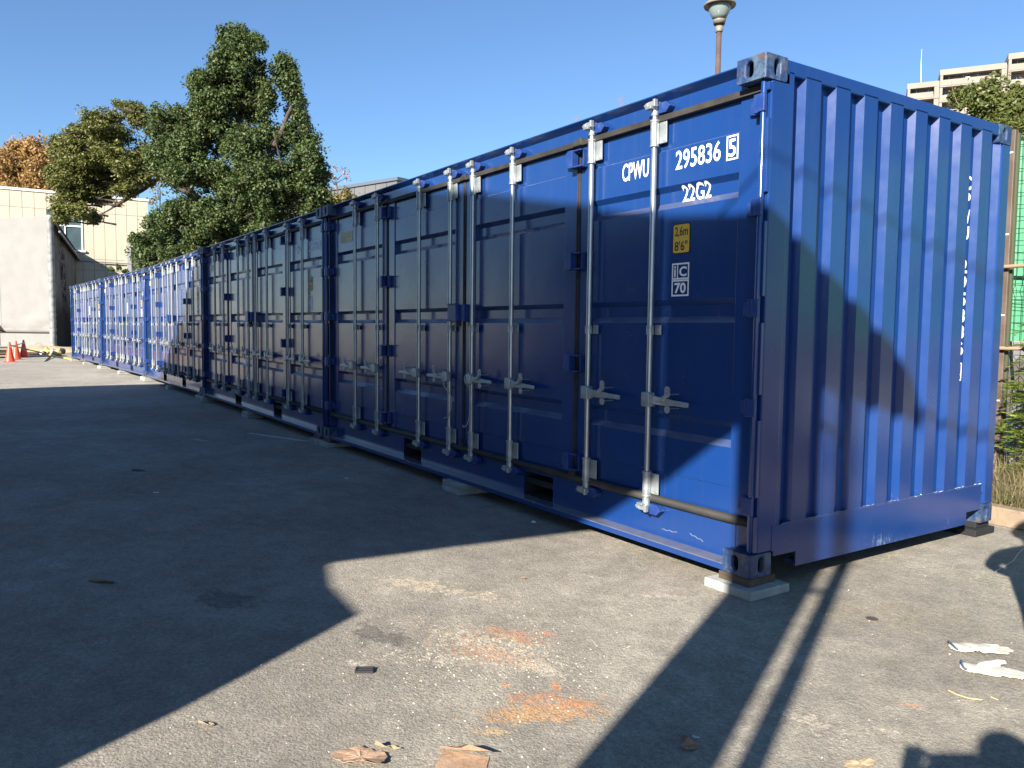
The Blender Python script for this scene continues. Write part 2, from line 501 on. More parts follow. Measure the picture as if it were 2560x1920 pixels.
def door_text(name, txt, x0, z0, w, h, m, parent, bold=.02, off=.0015):
    me = text_mesh(txt, w, h, bold)
    bm = bmesh.new(); bm.from_mesh(me)
    for z, _ in PROF:
        if z0 < z < z0 + h:
            bmesh.ops.bisect_plane(bm, geom=bm.verts[:] + bm.edges[:] + bm.faces[:], plane_co=(0, z - z0, 0), plane_no=(0, 1, 0))
    bm.to_mesh(me); bm.free()
    place2d(me, lambda a, b: (x0 + a, py_of(z0 + b) - off, z0 + b))
    return link(name, me, m, parent)


def frame_mb(mb, x0, x1, z0, z1, t, y, d=.001):
    mb.box(x0, x1, y - d, y, z0, z0 + t); mb.box(x0, x1, y - d, y, z1 - t, z1)
    mb.box(x0, x0 + t, y - d, y, z0 + t, z1 - t); mb.box(x1 - t, x1, y - d, y, z0 + t, z1 - t)
    return mb


def rplate(mb, x0, x1, z0, z1, y, r=.012, d=.001, n=4):
    poly = []
    for cx, cz, a0 in ((x1 - r, z1 - r, 0), (x0 + r, z1 - r, 90), (x0 + r, z0 + r, 180), (x1 - r, z0 + r, 270)):
        for k in range(n + 1):
            t = rad(a0 + 90 * k / n); poly.append((cx + r * math.cos(t), cz + r * math.sin(t)))
    mb.prism(poly, 'y', y - d, y)


BARS = [-.813, -1.379, -2.282, -2.848, -3.210, -3.776, -4.679, -5.245]
SEAMS = [-1.545, -3.029, -4.513]
LEAVES = [(-1.535, -.078, -1.405, -.223), (-3.019, -1.555, -2.870, -1.697), (-4.503, -3.039, -4.361, -3.188), (-5.980, -4.523, -5.836, -4.640)]


def end_wall_mesh(sx):
    pts = [(.185, -.004), (.222, -.004), (.232, -.044)]
    k0 = .317
    for k in range(8):
        a = k0 + .25 * k
        pts += [(a - .018, -.044), (a, -.004), (a + .122, -.004), (a + .140, -.044)]
    pts += [(2.287, -.044), (2.305, -.004)]
    mb = MB(); V = []; F = []
    for (y, x) in pts:
        xx = x if sx > 0 else -L_ - x
        V += [(xx, y, .2), (xx, y, 2.53)]
    for i in range(len(pts) - 1): F.append((2 * i, 2 * i + 2, 2 * i + 3, 2 * i + 1))
    return mb.add(V, F).mesh('end_wall', False)


def build_container(root):
    B, HW = M['blue'], M['blue_hw']
    P = lambda mb, name, m, par=root, **k: mb.build(name, m, par, **k)
    # corner castings
    for sx in (1, -1):
        for sy in (-1, 1):
            for top in (0, 1):
                link('corner_casting', casting_mesh(sx, sy, top), M['cast'] if sy < 0 or sx > 0 else B, root, bevel=.010, seg=3)
    X = lambda sx, a: -a if sx > 0 else -L_ + a
    # posts
    for sx in (1, -1):
        poly = [(X(sx, .003), .055), (X(sx, .003), .200), (X(sx, .05), .222), (X(sx, .06), .222), (X(sx, .06), .16), (X(sx, .135), .16), (X(sx, .135), .135), (X(sx, .05), .105), (X(sx, .05), .055)]
        P(MB().prism(poly, 'z', .118, H_ - .118), 'corner_post', M['blue_end'], bevel=.008)
        poly = [(X(sx, .003), 2.335), (X(sx, .003), 2.432), (X(sx, .12), 2.432), (X(sx, .12), 2.335 - .01), (X(sx, .046), 2.302)]
        P(MB().prism(poly, 'z', .118, H_ - .118), 'corner_post', M['blue_end'], bevel=.006)
    # top side rail, door side: bright face with an undercut lip above
    poly = [(.097, 2.470), (.097, 2.546), (.052, 2.580), (.052, 2.586), (.17, 2.586), (.17, 2.470)]
    P(MB().prism(poly, 'x', -L_ + .179, -.179), 'top_side_rail', B)
    P(MB().box(-L_ + .179, -.179, 2.37, 2.432, 2.49, 2.588), 'top_side_rail', B)
    # ends of the header behind the castings
    for sx in (1, -1):
        a = sorted((X(sx, .052), X(sx, .178)))
        P(MB().box(a[0], a[1], .100, .17, 2.40, 2.472), 'header_end', B)
        P(MB().box(a[0], a[1], .099, .17, .119, .262), 'sill_end', B)
        a = sorted((X(sx, .004), X(sx, .07)))
        mb = MB().box(a[0], a[1], .163, 2.275, 2.515, 2.588)
        P(mb, 'top_end_rail', M['blue_end'], bevel=.008)
        # bottom end rail, cut out beside the castings
        prof = [(.163, .118), (.163, .251), (2.275, .258), (2.275, .092), (2.102, .092), (2.102, .012), (.360, .012), (.360, .092), (.177, .092), (.177, .118)]
        P(MB().prism(prof, 'x', *sorted((X(sx, .0002), X(sx, .0024)))).prism([(.21, .118), (.21, .25), (2.27, .255), (2.27, .10), (2.09, .10), (2.09, .02), (.372, .02), (.372, .10), (.21, .10)], 'x', *sorted((X(sx, .0026), X(sx, .02)))), 'bottom_end_rail', M['blue_end'], bevel=.003)
        P(MB().box(*sorted((X(sx, .021), X(sx, .12))), .36, 2.1, .18, .25), 'rail_top_flange', M['blue_end'])
        P(MB().box(*sorted((X(sx, .021), X(sx, .065))), .365, 2.09, .02, .04), 'rail_bottom_flange', M['blue_end'])
        link('end_wall', end_wall_mesh(sx), M['blue_end'], root)
        # weld bead along the foot of the corrugations
        pts = []
        for k in range(120):
            y = .24 + 2.04 * k / 119
            pts.append((X(sx, .0045 + .003 * random.random()), y, .2535 + .0033 * (y - .16) + random.uniform(-.002, .002)))
        P(MB().tube(pts, .0045, 5), 'weld_bead', M['blue_end'])
    # bottom side rail (web, flange, pockets)
    web = MB()
    pk = [(-2.155, -1.795), (-4.165, -3.805)]
    xs = [-L_ + .179, -4.165, -3.805, -2.155, -1.795, -.179]
    for a, b in ((0, 1), (2, 3), (4, 5)): web.box(xs[a], xs[b], YP, .108, .040, .238)
    for a, b in pk: web.box(a, b, YP, .108, .212, .238)
    P(web, 'bottom_side_rail', B)
    poly = [(.004, .002), (.004, .032), (.010, .036), (.10, .041), (.10, .030), (.03, .026), (.03, .002)]
    P(MB().prism(poly, 'x', -L_ + .179, -.179), 'rail_flange', B)
    for a, b in pk:
        t = MB(); t.add([(x, y, z) for y in (.108, 2.3) for x, z in ((a, .045), (b, .045), (b, .212), (a, .212))],
                        [(0, 1, 5, 4), (1, 2, 6, 5), (2, 3, 7, 6), (3, 0, 4, 7), (4, 5, 6, 7)])
        P(t, 'forklift_pocket', M['dark'])
    # floor frame, back wall, roof
    P(MB().box(-L_ + .1, -.1, .115, 2.36, .125, .165), 'floor_deck', M['dark'])
    fr = MB()
    for k in range(15):
        x = -.35 - k * .38
        if any(a - .06 < x < b + .06 for a, b in pk): continue
        fr.box(x - .02, x + .02, .12, 2.35, .03, .124)
    P(fr, 'cross_members', M['dark'])
    bw = MB(); V = []; F = []
    x = -.13; pts = []
    while x > -L_ + .2:
        pts += [(x, 2.425), (x - .07, 2.425), (x - .12, 2.395), (x - .19, 2.395)]; x -= .24
    for (a, b) in pts: V += [(a, b, .12), (a, b, 2.49)]
    for i in range(len(pts) - 1): F.append((2 * i, 2 * i + 2, 2 * i + 3, 2 * i + 1))
    bw.add(V, F); P(bw, 'rear_side_wall', B)
    P(MB().box(-L_ + .12, -.12, 2.37, 2.432, .02, .119), 'bottom_side_rail', B)
    rf = MB(); V = []; F = []; x = -.072; pts = []
    while x > -L_ + .2:
        pts += [(x, 2.572), (x - .09, 2.572), (x - .11, 2.556), (x - .19, 2.556)]; x -= .21
    for (a, b) in pts: V += [(a, .172, b), (a, 2.37, b)]
    for i in range(len(pts) - 1): F.append((2 * i, 2 * i + 1, 2 * i + 3, 2 * i + 2))
    rf.add(V, F); P(rf, 'roof', B)
    # door leaves
    for (x0, x1, p0, p1) in LEAVES:
        d = MB()
        # skin following the pressed profile
        V = []; F = []
        for z, y in PROF: V += [(p0, y, z), (p1, y, z)]
        for i in range(len(PROF) - 1): F.append((2 * i, 2 * i + 1, 2 * i + 3, 2 * i + 2))
        d.add(V, F)
        f = MB()
        f.box(x0, p0, .088, .135, .255, 2.455); f.box(p1, x1, .088, .135, .255, 2.455)
        f.box(p0, p1, .1275, .135, .255, 2.455)
        leaf = P(d, 'door_leaf', B)
        P(f, 'leaf_frame', B, leaf, bevel=.003)
    # rubber seals
    P(MB().tube([(-L_ + .05, .078, 2.448), (-.055, .078, 2.448)], .0225, 4), 'top_door_seal', M['rubber'])
    P(MB().tube([(-L_ + .05, .076, .262), (-.055, .076, .262)], .024, 10), 'bottom_door_seal', M['rubber'], smooth=True)
    for s in SEAMS:
        P(MB().box(s - .017, s - .003, .080, .12, .262, 2.45).box(s + .003, s + .017, .080, .12, .262, 2.45).box(s - .003, s + .003, .098, .12, .262, 2.45), 'vertical_door_seal', M['rubber'], bevel=.003)
        P(MB().prism([(s - .045, 2.43), (s - .025, 2.47), (s + .05, 2.482), (s + .058, 2.43)], 'y', .052, .10), 'seal_corner', M['rubber'], bevel=.01)
        P(MB().prism([(s - .04, .24), (s - .04, .28), (s, .34), (s + .035, .30), (s + .04, .24)], 'y', .055, .10), 'seal_corner', M['rubber'], bevel=.01)
    # hinge pins and edge seals on both posts
    for sx in (1, -1):
        pin = MB().cyl((X(sx, .034), .034, .122), (X(sx, .034), .034, H_ - .122), .0155, n=16)
        P(pin, 'hinge_pin', B, smooth=True, bevel=.002)
        P(MB().box(*sorted((X(sx, .054), X(sx, .074))), .072, .11, .262, 2.45), 'vertical_door_seal', M['rubber'])
        for z in (.36, .86, 1.36, 1.86, 2.36):
            h = MB()
            a, b = X(sx, .128), X(sx, .016)
            q = [(X(sx, .150), z - .032), (X(sx, .146), z + .030), (X(sx, .070), z + .050), (X(sx, .070), z - .044)]
            h.prism(q, 'y', .066, .087)
            h.box(*sorted((X(sx, .085), X(sx, .052))), .018, .070, z - .044, z + .048)
            h.box(*sorted((X(sx, .054), X(sx, .014))), .012, .030, z - .042, z + .046)
            ho = P(h, 'hinge', HW, bevel=.004)
            P(MB().cyl((X(sx, .108), .060, z), (X(sx, .108), .067, z), .011, n=10).cyl((X(sx, .083), .060, z + .004), (X(sx, .083), .067, z + .004), .017, n=12), 'hinge_boss', HW, ho)
        for z0, z1 in ((.125, .31), (.41, .80), (.93, 1.29), (1.42, 1.79), (1.93, 2.29), (2.42, 2.46)):
            P(MB().box(*sorted((X(sx, .020), X(sx, .004))), .034, .056, z0, z1), 'post_fin', B, bevel=.003)
    # seam hinges (g1, g3)
    for s in (SEAMS[0], SEAMS[2]):
        for z in (.375, 1.025, 1.69, 2.345):
            h = MB()
            h.prism([(s - .112, z - .038), (s - .105, z + .030), (s - .035, z + .052), (s - .035, z - .052)], 'y', .058, .086)
            h.box(s - .040, s + .010, .016, .070, z - .056, z + .056)
            h.box(s + .010, s + .085, .026, .086, z + .046, z + .056).box(s + .010, s + .085, .026, .086, z - .056, z - .046)
            h.box(s + .076, s + .085, .050, .087, z - .050, z + .050)
            ho = P(h, 'hinge', HW, bevel=.003)
            P(MB().cyl((s - .075, .050, z), (s - .075, .060, z), .013, n=10), 'hinge_boss', HW, ho)
    # lock box at the centre seam
    lb = P(MB().box(-3.120, -2.985, -.020, .085, 1.305, 1.440).box(-2.985, -2.905, .010, .085, 1.300, 1.440), 'lock_box', HW, bevel=.004)
    P(MB().box(-3.128, -2.977, -.028, .0, 1.440, 1.446), 'lock_box_hood', HW, lb)
    P(MB().cyl((-3.02, .03, 1.305), (-3.02, .03, 1.262), .024, n=10), 'padlock_shackle_guard', M['black'], lb)
    # locking bars: shared meshes, eight copies
    yb = .052
    bar = MB().cyl((0, yb, .215), (0, yb, 2.52), .0168, n=18, caps=False).mesh('locking_bar')
    br = MB()
    br.cyl((0, yb, -.070), (0, yb, .070), .0245, n=14).cyl((0, yb, .064), (0, yb, .076), .028, n=14).cyl((0, yb, -.076), (0, yb, -.064), .028, n=14)
    br.box(.010, .076, .070, .080, -.058, .064).box(-.030, -.014, .060, .088, -.06, .06)
    brm = br.mesh('bar_bracket')
    bom = MB().cyl((.056, .068, 0), (.056, .075, 0), .006, n=8).mesh('bolt')
    cl = MB().cyl((0, yb, -.026), (0, yb, .026), .023, n=14).box(.018, .068, .070, .077, -.026, .030).box(-.026, -.012, .060, .090, -.022, .022).mesh('guide_clip')
    cb = MB().cyl((.05, .064, .002), (.05, .071, .002), .008, n=8).mesh('clip_bolt')
    cm = MB()
    cm.cyl((0, yb, -.055), (0, yb, .0), .022, .024, n=12)
    cm.box(-.024, .030, .012, .070, -.004, .022).box(-.040, -.018, .010, .040, -.018, .018).box(.022, .040, .008, .034, -.012, .030)
    cm.cyl((-.036, .02, .008), (-.052, .02, .004), .010, n=8).box(-.014, .018, .000, .020, -.022, -.006)
    cmm = cm.mesh('cam')
    kp = MB().prism([(.012, -.034), (.012, .026), (.082, .026), (.118, -.004), (.082, -.036)], 'y', .050, YP - .001).mesh('cam_keeper')
    for bx_i, bx in enumerate(BARS):
        o = link('locking_bar', bar, M['galv'], root, smooth=True); o.location = (bx, 0, 0)
        for z, fl in ((2.367, 1), (.345, -1)):
            b = link('bar_bracket', brm, M['zinc'], o, bevel=.003); b.location = (0, 0, z)
            for zz in (-.04, .003, .046):
                b2 = link('bolt', bom, M['galv'], o); b2.location = (0, 0, z + zz)
        c_ = link('guide_clip', cl, M['zinc'], o, bevel=.002); c_.location = (0, 0, 1.247)
        c2 = link('clip_bolt', cb, M['galv'], o); c2.location = (0, 0, 1.247)
        c3 = link('cam', cmm, M['zinc'], o, bevel=.003); c3.location = (0, 0, 2.520)
        c4 = link('cam', cmm, M['zinc'], o, bevel=.003); c4.location = (0, 0, .215); c4.scale = (1, 1, -1)
        for z in (2.508, .205):
            k_ = link('cam_keeper', kp, HW, root, bevel=.004); k_.location = (bx, 0, z)
        s = 1 if bx_i < 4 else -1
        hb = MB().box(*sorted((s * -.018, s * .046)), .006, .058, -.044, .040).box(*sorted((s * .026, s * .064)), .012, .046, -.040, .030)
        link('handle_hub', hb.mesh('handle_hub'), M['zinc'], o, bevel=.007).location = (0, 0, .848)
        h = MB().prism([(s * .04, .024), (s * .20, .014), (s * .22, .010), (s * .345, .004), (s * .345, -.022), (s * .22, -.022), (s * .20, -.026), (s * .04, -.026)], 'y', .014, .030)
        link('lock_handle', h.mesh('lock_handle'), M['zinc'], o, bevel=.005).location = (0, 0, .848)
        h = MB()
        rplate(h, s * .195 - .020, s * .195 + .020, .022, .086, .012, .019, .008, 5)
        rplate(h, s * .195 - .020, s * .195 + .020, -.066, -.024, .014, .019, .008, 5)
        h.box(s * .195 - .012, s * .195 + .012, .010, .092, .037, .042).box(s * .195 - .012, s * .195 + .012, .010, .092, -.043, -.038)
        h.prism([(s * .210, .040), (s * .190, .046), (s * .150, .014), (s * .11, .004), (s * .11, -.006), (s * .165, .000)], 'y', -.002, .0135)
        h.cyl((s * .195, .000, .062), (s * .195, .005, .062), .009, n=10).cyl((s * .195, .002, -.050), (s * .195, .007, -.050), .008, n=10)
        link('handle_catch', h.mesh('handle_catch'), M['zinc'], o, bevel=.002).location = (0, 0, .848)


GROUP_C = 'blue shipping containers in a row'
roots = []
# joints (x, z of the base) along the row; the last two units kink back a little
J = [(0.0, 0.0, .090), (-6.088, .002, .090), (-12.19, .006, .118), (-18.34, .004, .112), (-24.47, -.285, .140), (-30.62, -.600, .140)]
LBL = ['nearest blue shipping container standing on a concrete slab, white code 295836 on its right door',
       'blue shipping container second from the camera, white code 295830, wholly in shade',
       'third blue shipping container, its doors half in sun and half in shade',
       'fourth blue shipping container, fully sunlit, directly left of the half shaded one',
       'farthest blue shipping container at the left end of the row beside the white tent']
c1 = empty('shipping_container', (J[0][0], J[0][1], J[0][2]), 0, LBL[0], 'shipping container', GROUP_C)
build_container(c1)
roots.append(c1)


def copy_tree(o, parent=None):
    c = o.copy(); COL.objects.link(c)
    if parent is not None: c.parent = parent
    for ch in list(o.children): copy_tree(ch, c)
    return c


for i in range(1, 5):
    c = copy_tree(c1)
    a, b = Vector(J[i]), Vector(J[i + 1])
    d = (a - b).normalized()
    off = -.015 if i < 5 else 0
    c.location = a + d * off
    c.rotation_euler = (0, -math.asin(d.z), math.atan2(d.y, d.x))
    c['label'] = LBL[i]
    roots.append(c)

# markings -----------------------------------------------------------
def markings(root, num, chk, detail=True, paper=False):
    W1 = M['white']
    door_text('owner_code', 'CPWU', -1.132, 2.146, .232, .106, W1, root, .012)
    if num:
        door_text('serial_number', num, -.682, 2.146, .328, .106, W1, root, .010)
    if chk:
        door_text('check_digit', chk, -.300, 2.152, .048, .092, W1, root, .012)
        P_ = frame_mb(MB(), -.314, -.236, 2.136, 2.262, .008, YP - .001); P_.build('check_digit_box', W1, root)
    door_text('type_code', '22G2', -.648, 1.966, .21, .092, W1, root, .012)
    mb = MB(); rplate(mb, -.690, -.556, 1.676, 1.846, YP - .0005, .016)
    pb = mb.build('height_sign', M['black'], root)
    mb = MB(); rplate(mb, -.684, -.562, 1.683, 1.840, YP - .0020, .012); mb.build('sign_face', M['yellow'], pb)
    door_text('sign_lettering', '2,6m', -.672, 1.768, .100, .060, M['black'], pb, .012, .004)
    door_text('sign_lettering', "8'6\"", -.672, 1.694, .098, .054, M['black'], pb, .012, .004)
    mb = frame_mb(MB(), -.690, -.558, 1.534, 1.626, .009, YP - .001)
    mb.box(-.650, -.643, YP - .002, YP - .001, 1.543, 1.617)
    ib = mb.build('rail_code_box', W1, root)
    frame_mb(MB(), -.690, -.558, 1.440, 1.532, .009, YP - .001).build('rail_code_box', W1, ib)
    door_text('rail_code', 'i', -.673, 1.548, .013, .062, W1, ib, .02)
    door_text('rail_code', 'C', -.633, 1.550, .056, .056, W1, ib, .03)
    door_text('rail_code', '70', -.668, 1.456, .088, .060, W1, ib, .03)
    # data plate on the left leaf
    dp = MB().box(-5.742, -5.420, YP - .003, YP - .001, 2.158, 2.262).build('data_plate', M['brassp'], root)
    t = MB()
    for r in range(8):
        x = -5.73
        while x < -5.46:
            w = random.uniform(.01, .05)
            if random.random() < .8: t.box(x, min(x + w, -5.435), YP - .0038, YP - .003, 2.166 + r * .0117, 2.1705 + r * .0117)
            x += w + .008
    t.build('plate_print', M['blue_hw'], dp)
    if paper:
        MB().box(-2.53, -2.36, YP - .003, YP - .001, 1.52, 1.80).build('white_paper', M['white'], root)


markings(roots[0], '295836', '5')
markings(roots[1], '295830', '2')
markings(roots[2], None, None)
markings(roots[3], None, None, paper=True)
markings(roots[4], None, None, paper=True)
# vertical code on the near end wall, sunk in a corrugation
vt = 'CPWU 295836'
for i, ch in enumerate(vt):
    if ch == ' ': continue
    me = text_mesh(ch, .075, .088, .035)
    z0 = 2.150 - i * .104
    place2d(me, lambda a, b: (-.0425, 1.962 + a * 1.06, z0 + b))
    link('end_code_letter', me, M['white'], roots[0])
me = text_mesh('5', .045, .075, .03)
place2d(me, lambda a, b: (-.0425, 1.972 + a, .962 + b))
link('end_code_letter', me, M['white'], roots[0])
mb = MB()
for (y0, y1, z0, z1) in ((1.956, 2.034, .948, .955), (1.956, 2.034, 1.055, 1.062), (1.956, 1.963, .955, 1.055), (2.027, 2.034, .955, 1.055)):
    mb.box(-.0435, -.0425, y0, y1, z0, z1)
mb.build('end_code_box', M['white'], roots[0])
# paint drips / scratches on the near door rail
mb = MB()
for x0, x1, z0, z1 in ((-.72, -.60, .088, .094), (-.50, -.40, .110, .090)):
    mb.tube([(x0 + (x1 - x0) * t / 12, YP - .001, z0 + (z1 - z0) * t / 12 + .003 * math.sin(t * 1.3 + x0 * 9)) for t in range(13)], .0022, 5)
mb.build('scuff_marks', simple('pale_scuff', (.13, .16, .22), .7), roots[0])

# ------------------------------------------------------------------ supports
def slab(x, y, z, w, d, h, m, name, label, cat, group, rz=0.):
    e = MB().box(-w / 2, w / 2, -d / 2, d / 2, 0, h).build(name, m, None, bevel=.006)
    e.location = (x, y, z); e.rotation_euler = (0, 0, rz)
    return mark(e, label, cat, group)


GS, GW = 'concrete slabs under the containers', 'wooden blocks under the container corners'
def sup(x, y, kind, lab, topz):
    """stack of slabs from the ground, and a block filling up to topz"""
    z = 0; names = ['bottom', 'middle', 'top']
    for i in range(kind):
        slab(x + .006 * i, y + .005 * i, z, .30, .30, .045, M['conc' if (i + int(abs(x))) % 2 else 'conc2'], 'concrete_slab',
             (names[i if kind > 1 else 0] + ' ' if kind > 1 else '') + 'concrete slab ' + lab, 'concrete slab', GS, rad(random.uniform(-2, 2)))
        z += .0455
    if topz - z > .012:
        slab(x - .02, y - .005, z, .20 if kind > 1 else .205, .20, topz - z - .0005, M['wood_blk'] if kind == 1 else M['tan_blk'], 'wooden_block',
             ('dark' if kind == 1 else 'pale') + ' block on the concrete slab ' + lab, 'wooden block', GW)


e = MB().box(-.152, .152, -.152, .152, 0, .048).build('concrete_slab', M['conc'], None, bevel=.007)
e.location = (-.092, .090, 0)
mark(e, 'pale square concrete slab under the near front corner of the nearest container', 'concrete slab', GS)
e = MB().box(-.100, .100, -.100, .100, 0, .0405).build('wooden_block', M['wood_blk'], None, bevel=.003)
e.location = (-.096, .094, .0485)
mark(e, 'dark square block between the near container corner and its pale slab', 'wooden block', GW)
for (x, y, k, lab, tz) in [
    (-5.93, .10, 1, 'under the left front corner of the nearest container', .090), (-6.245, .10, 1, 'under the right front corner of the second container', .090),
    (-3.00, .10, 2, 'under the middle of the nearest container', .091), (-9.20, .10, 2, 'under the middle of the second container', .105),
    (-12.05, .10, 2, 'under the left front corner of the second container', .117), (-12.37, .10, 2, 'under the right front corner of the third container', .117),
    (-15.20, .10, 2, 'under the middle of the third container', .115), (-18.20, .10, 2, 'under the left front corner of the third container', .111),
    (-18.50, .10, 2, 'under the right front corner of the fourth container', .111), (-21.4, -.04, 2, 'under the middle of the fourth container', .125),
    (-24.35, -.18, 2, 'under the left front corner of the fourth container', .139), (-24.65, -.20, 2, 'under the right front corner of the farthest container', .139),
    (-27.5, -.34, 2, 'under the middle of the farthest container', .139), (-30.4, -.48, 2, 'under the left front corner of the farthest container', .139)]:
    sup(x, y, k, lab, tz)
slab(-.12, 2.35, 0, .25, .25, .045, M['dark'], 'wooden_block', 'dark flat board under the far rear corner of the nearest container', 'wooden block', GW)
slab(-.125, 2.36, .0455, .20, .16, .044, M['dark'], 'wooden_block', 'small dark block on the board under the far rear corner', 'wooden block', GW)
for i in range(5):
    a, b = Vector(J[i]), Vector(J[i + 1])
    for t in (.02, .5, .98):
        if i == 0 and t < .1: continue
        p_ = a.lerp(b, t) + Vector((0, 2.32, 0))
        slab(p_.x, p_.y, 0, .24, .24, p_.z - .001, M['conc2'], 'concrete_block', 'grey block hidden under the rear %s of the %s container' % ({.02: 'right', .5: 'middle', .98: 'left'}[t], ('nearest', 'second', 'third', 'fourth', 'farthest')[i]), 'concrete block', 'blocks under the rear side of the row')

# ------------------------------------------------------------------ ropes on the centre handles of the first two containers
M['rope'] = simple('grey_cord', (.42, .42, .40), .8, c2=(.3, .3, .29), sc=30, bump=.4, bsc=200)
def rope(name, pts, lab, r=.0045):
    ps = [Vector(p) for p in pts]; out = []
    for i in range(len(ps) - 1):
        p0, p1, p2, p3 = ps[max(0, i - 1)], ps[i], ps[i + 1], ps[min(len(ps) - 1, i + 2)]
        for k in range(6):
            t = k / 6
            out.append(.5 * ((2 * p1) + (p2 - p0) * t + (2 * p0 - 5 * p1 + 4 * p2 - p3) * t * t + (3 * p1 - p0 - 3 * p2 + p3) * t ** 3))
    out.append(ps[-1])
    return mark(MB().tube(out, r, 6).build(name, M['rope'], None, smooth=True), lab, 'rope')


for i, dx, who in ((0, 0, 'nearest'), (1, -6.1, 'second')):
    rope('rope', [(-2.84 + dx, .03, .99), (-2.90 + dx, .02, .95), (-2.87 + dx, .01, .90), (-2.82 + dx, .02, .86), (-2.80 + dx, .015, .70), (-2.835 + dx, .01, .58), (-2.89 + dx, .01, .545), (-2.905 + dx, .01, .56)],
         'grey cord looped on the right centre locking bar of the %s container' % who)
    rope('rope', [(-2.82 + dx, .02, .88), (-2.795 + dx, .015, .70), (-2.80 + dx, .015, .52), (-2.80 + dx, .015, .34)], 'straight grey cord end dangling by the right centre bar of the %s container' % who, .006)
    rope('rope', [(-3.235 + dx, .01, .90), (-3.21 + dx, .0, .86), (-3.12 + dx, .01, .79), (-3.10 + dx, .01, .70), (-3.15 + dx, .01, .61), (-3.23 + dx, .01, .585)],
         'grey cord hanging from the left centre handle of the %s container' % who)

# ================================================================== made-up shade casters, unseen behind the camera
SA = rad(SUN_AZ - 180)            # heading of the sunlight over ground, from +Y clockwise
HX = Vector((math.sin(SA), math.cos(SA), 0))        # away from the sun
UX = Vector((math.cos(SA), -math.sin(SA), 0))       # to the right of it
TE = math.tan(rad(SUN_EL))


def sw(u, s, z): return UX * u + HX * s + Vector((0, 0, z))


def slabpoly(name, poly, s0, s1, m, parent=None, **k):
    """poly of (u, z) standing across the sun's heading, between s0 and s1"""
    n = len(poly)
    V = [sw(u, s0, z) for u, z in poly] + [sw(u, s1, z) for u, z in poly]
    F = [(i, (i + 1) % n, n + (i + 1) % n, n + i) for i in range(n)] + [tuple(range(n)), tuple(range(2 * n - 1, n - 1, -1))]
    return MB().add(V, F).build(name, m, parent, **k)


M['siding'] = simple('beige_siding', (.22, .20, .18), .6, c2=(.18, .165, .15), sc=2, stretch=(1, 1, .3))
M['roofing'] = simple('grey_steel_roofing', (.20, .21, .22), .5, c2=(.16, .17, .18), sc=3)
M['tarp'] = simple('white_tent_fabric', (.195, .190, .178), .6, c2=(.175, .171, .162), sc=1.2, lo=.35, hi=.7)
M['machine'] = simple('crane_blue_grey_paint', (.10, .11, .12), .4, c2=(.08, .09, .10), sc=6)
M['steel'] = simple('grey_painted_steel', (.22, .23, .24), .45, c2=(.17, .17, .18), sc=5)
s0 = -6.0
zz = lambda w: w - s0 * TE
wh = empty('warehouse', sw(-8, s0 - 4, 0), 0, 'made-up beige warehouse outline, unseen behind the photographer, shaped to cast the shade on the doors', 'warehouse')
INV = Matrix.Translation(wh.location).inverted()
def wp(o, par=wh):
    o.parent = par; o.matrix_parent_inverse = Matrix.Translation(-par.location) if par.type == 'EMPTY' else Matrix()
    return o
# made-up gable face and roof; the outline is taken from the shade on the doors
gable = [(-.62, zz(2.21)), (-1.17, zz(2.47)), (-1.85, zz(2.79)), (-2.4, zz(3.06)), (-3.25, zz(3.42)), (-6.2, zz(4.85)), (-9.4, zz(6.3)), (-11.26, zz(5.5)), (-12.57, zz(4.83)), (-13.4, zz(4.42)),
         (-14.6, zz(4.15)), (-15.35, zz(3.6)), (-15.9, zz(3.0)), (-16.3, zz(2.4)), (-16.6, 0), (-1.45, 0), (-1.46, zz(-1.07)), (-1.49, zz(-.84)), (-1.53, zz(-.57)), (-1.92, zz(-.45)), (-2.24, zz(-.29)), (-1.77, zz(.06)), (-1.22, zz(.45)), (-.62, zz(.73))]
wp(slabpoly('wall', gable, s0 - .12, s0, M['siding']))
for a, b in ((3, 4), (4, 5), (5, 6), (6, 7), (7, 8), (8, 9)):
    (u0, z0), (u1, z1) = gable[a], gable[b]
    wp(slabpoly('roof_panel', [(u0, z0 - .002), (u1, z1 - .002), (u1, z1 - .12), (u0, z0 - .12)], s0 - 6.5, s0 - .125, M['roofing']))
wp(slabpoly('side_wall', [(-1.6, 0), (-1.6, 2.2), (-1.72, 2.2), (-1.72, 0)], s0 - 6.4, s0 - .13, M['siding']))
wp(slabpoly('side_wall', [(-16.4, 0), (-16.4, 4.3), (-16.5, 4.3), (-16.5, 0)], s0 - 6.4, s0 - .13, M['siding']))
# made-up crane shaped from its cast shade: column, block, thin post, wires
cr_ = empty('shade_crane', sw(.07, s0, 0), 0, 'made-up grey post crane, unseen behind the photographer, shaped to cast the mast and wire shade', 'crane')
wp(slabpoly('mast', [(-.12, 0), (.262, 0), (.262, zz(1.905)), (.13, zz(1.96)), (-.12, zz(2.02))], s0 - .3, s0, M['machine']), cr_)
wp(slabpoly('head_block', [(-.615, zz(.735)), (-.121, zz(1.02)), (-.121, zz(2.02)), (-.615, zz(2.20))], s0 - .2, s0, M['machine']), cr_)
wp(slabpoly('jib', [(.2625, zz(1.37)), (.29, zz(1.39)), (.40, zz(1.43)), (.59, zz(1.51)), (.71, zz(1.54)), (.66, zz(1.66)), (.59, zz(1.765)), (.47, zz(1.83)), (.36, zz(1.88)), (.2625, zz(1.905))], s0 - .2, s0 - .02, M['machine']), cr_)
wp(MB().cyl(sw(.350, s0 - .1, 0), sw(.350, s0 - .1, zz(1.40)), .044, n=10).build('hydraulic_post', M['steel']), cr_)
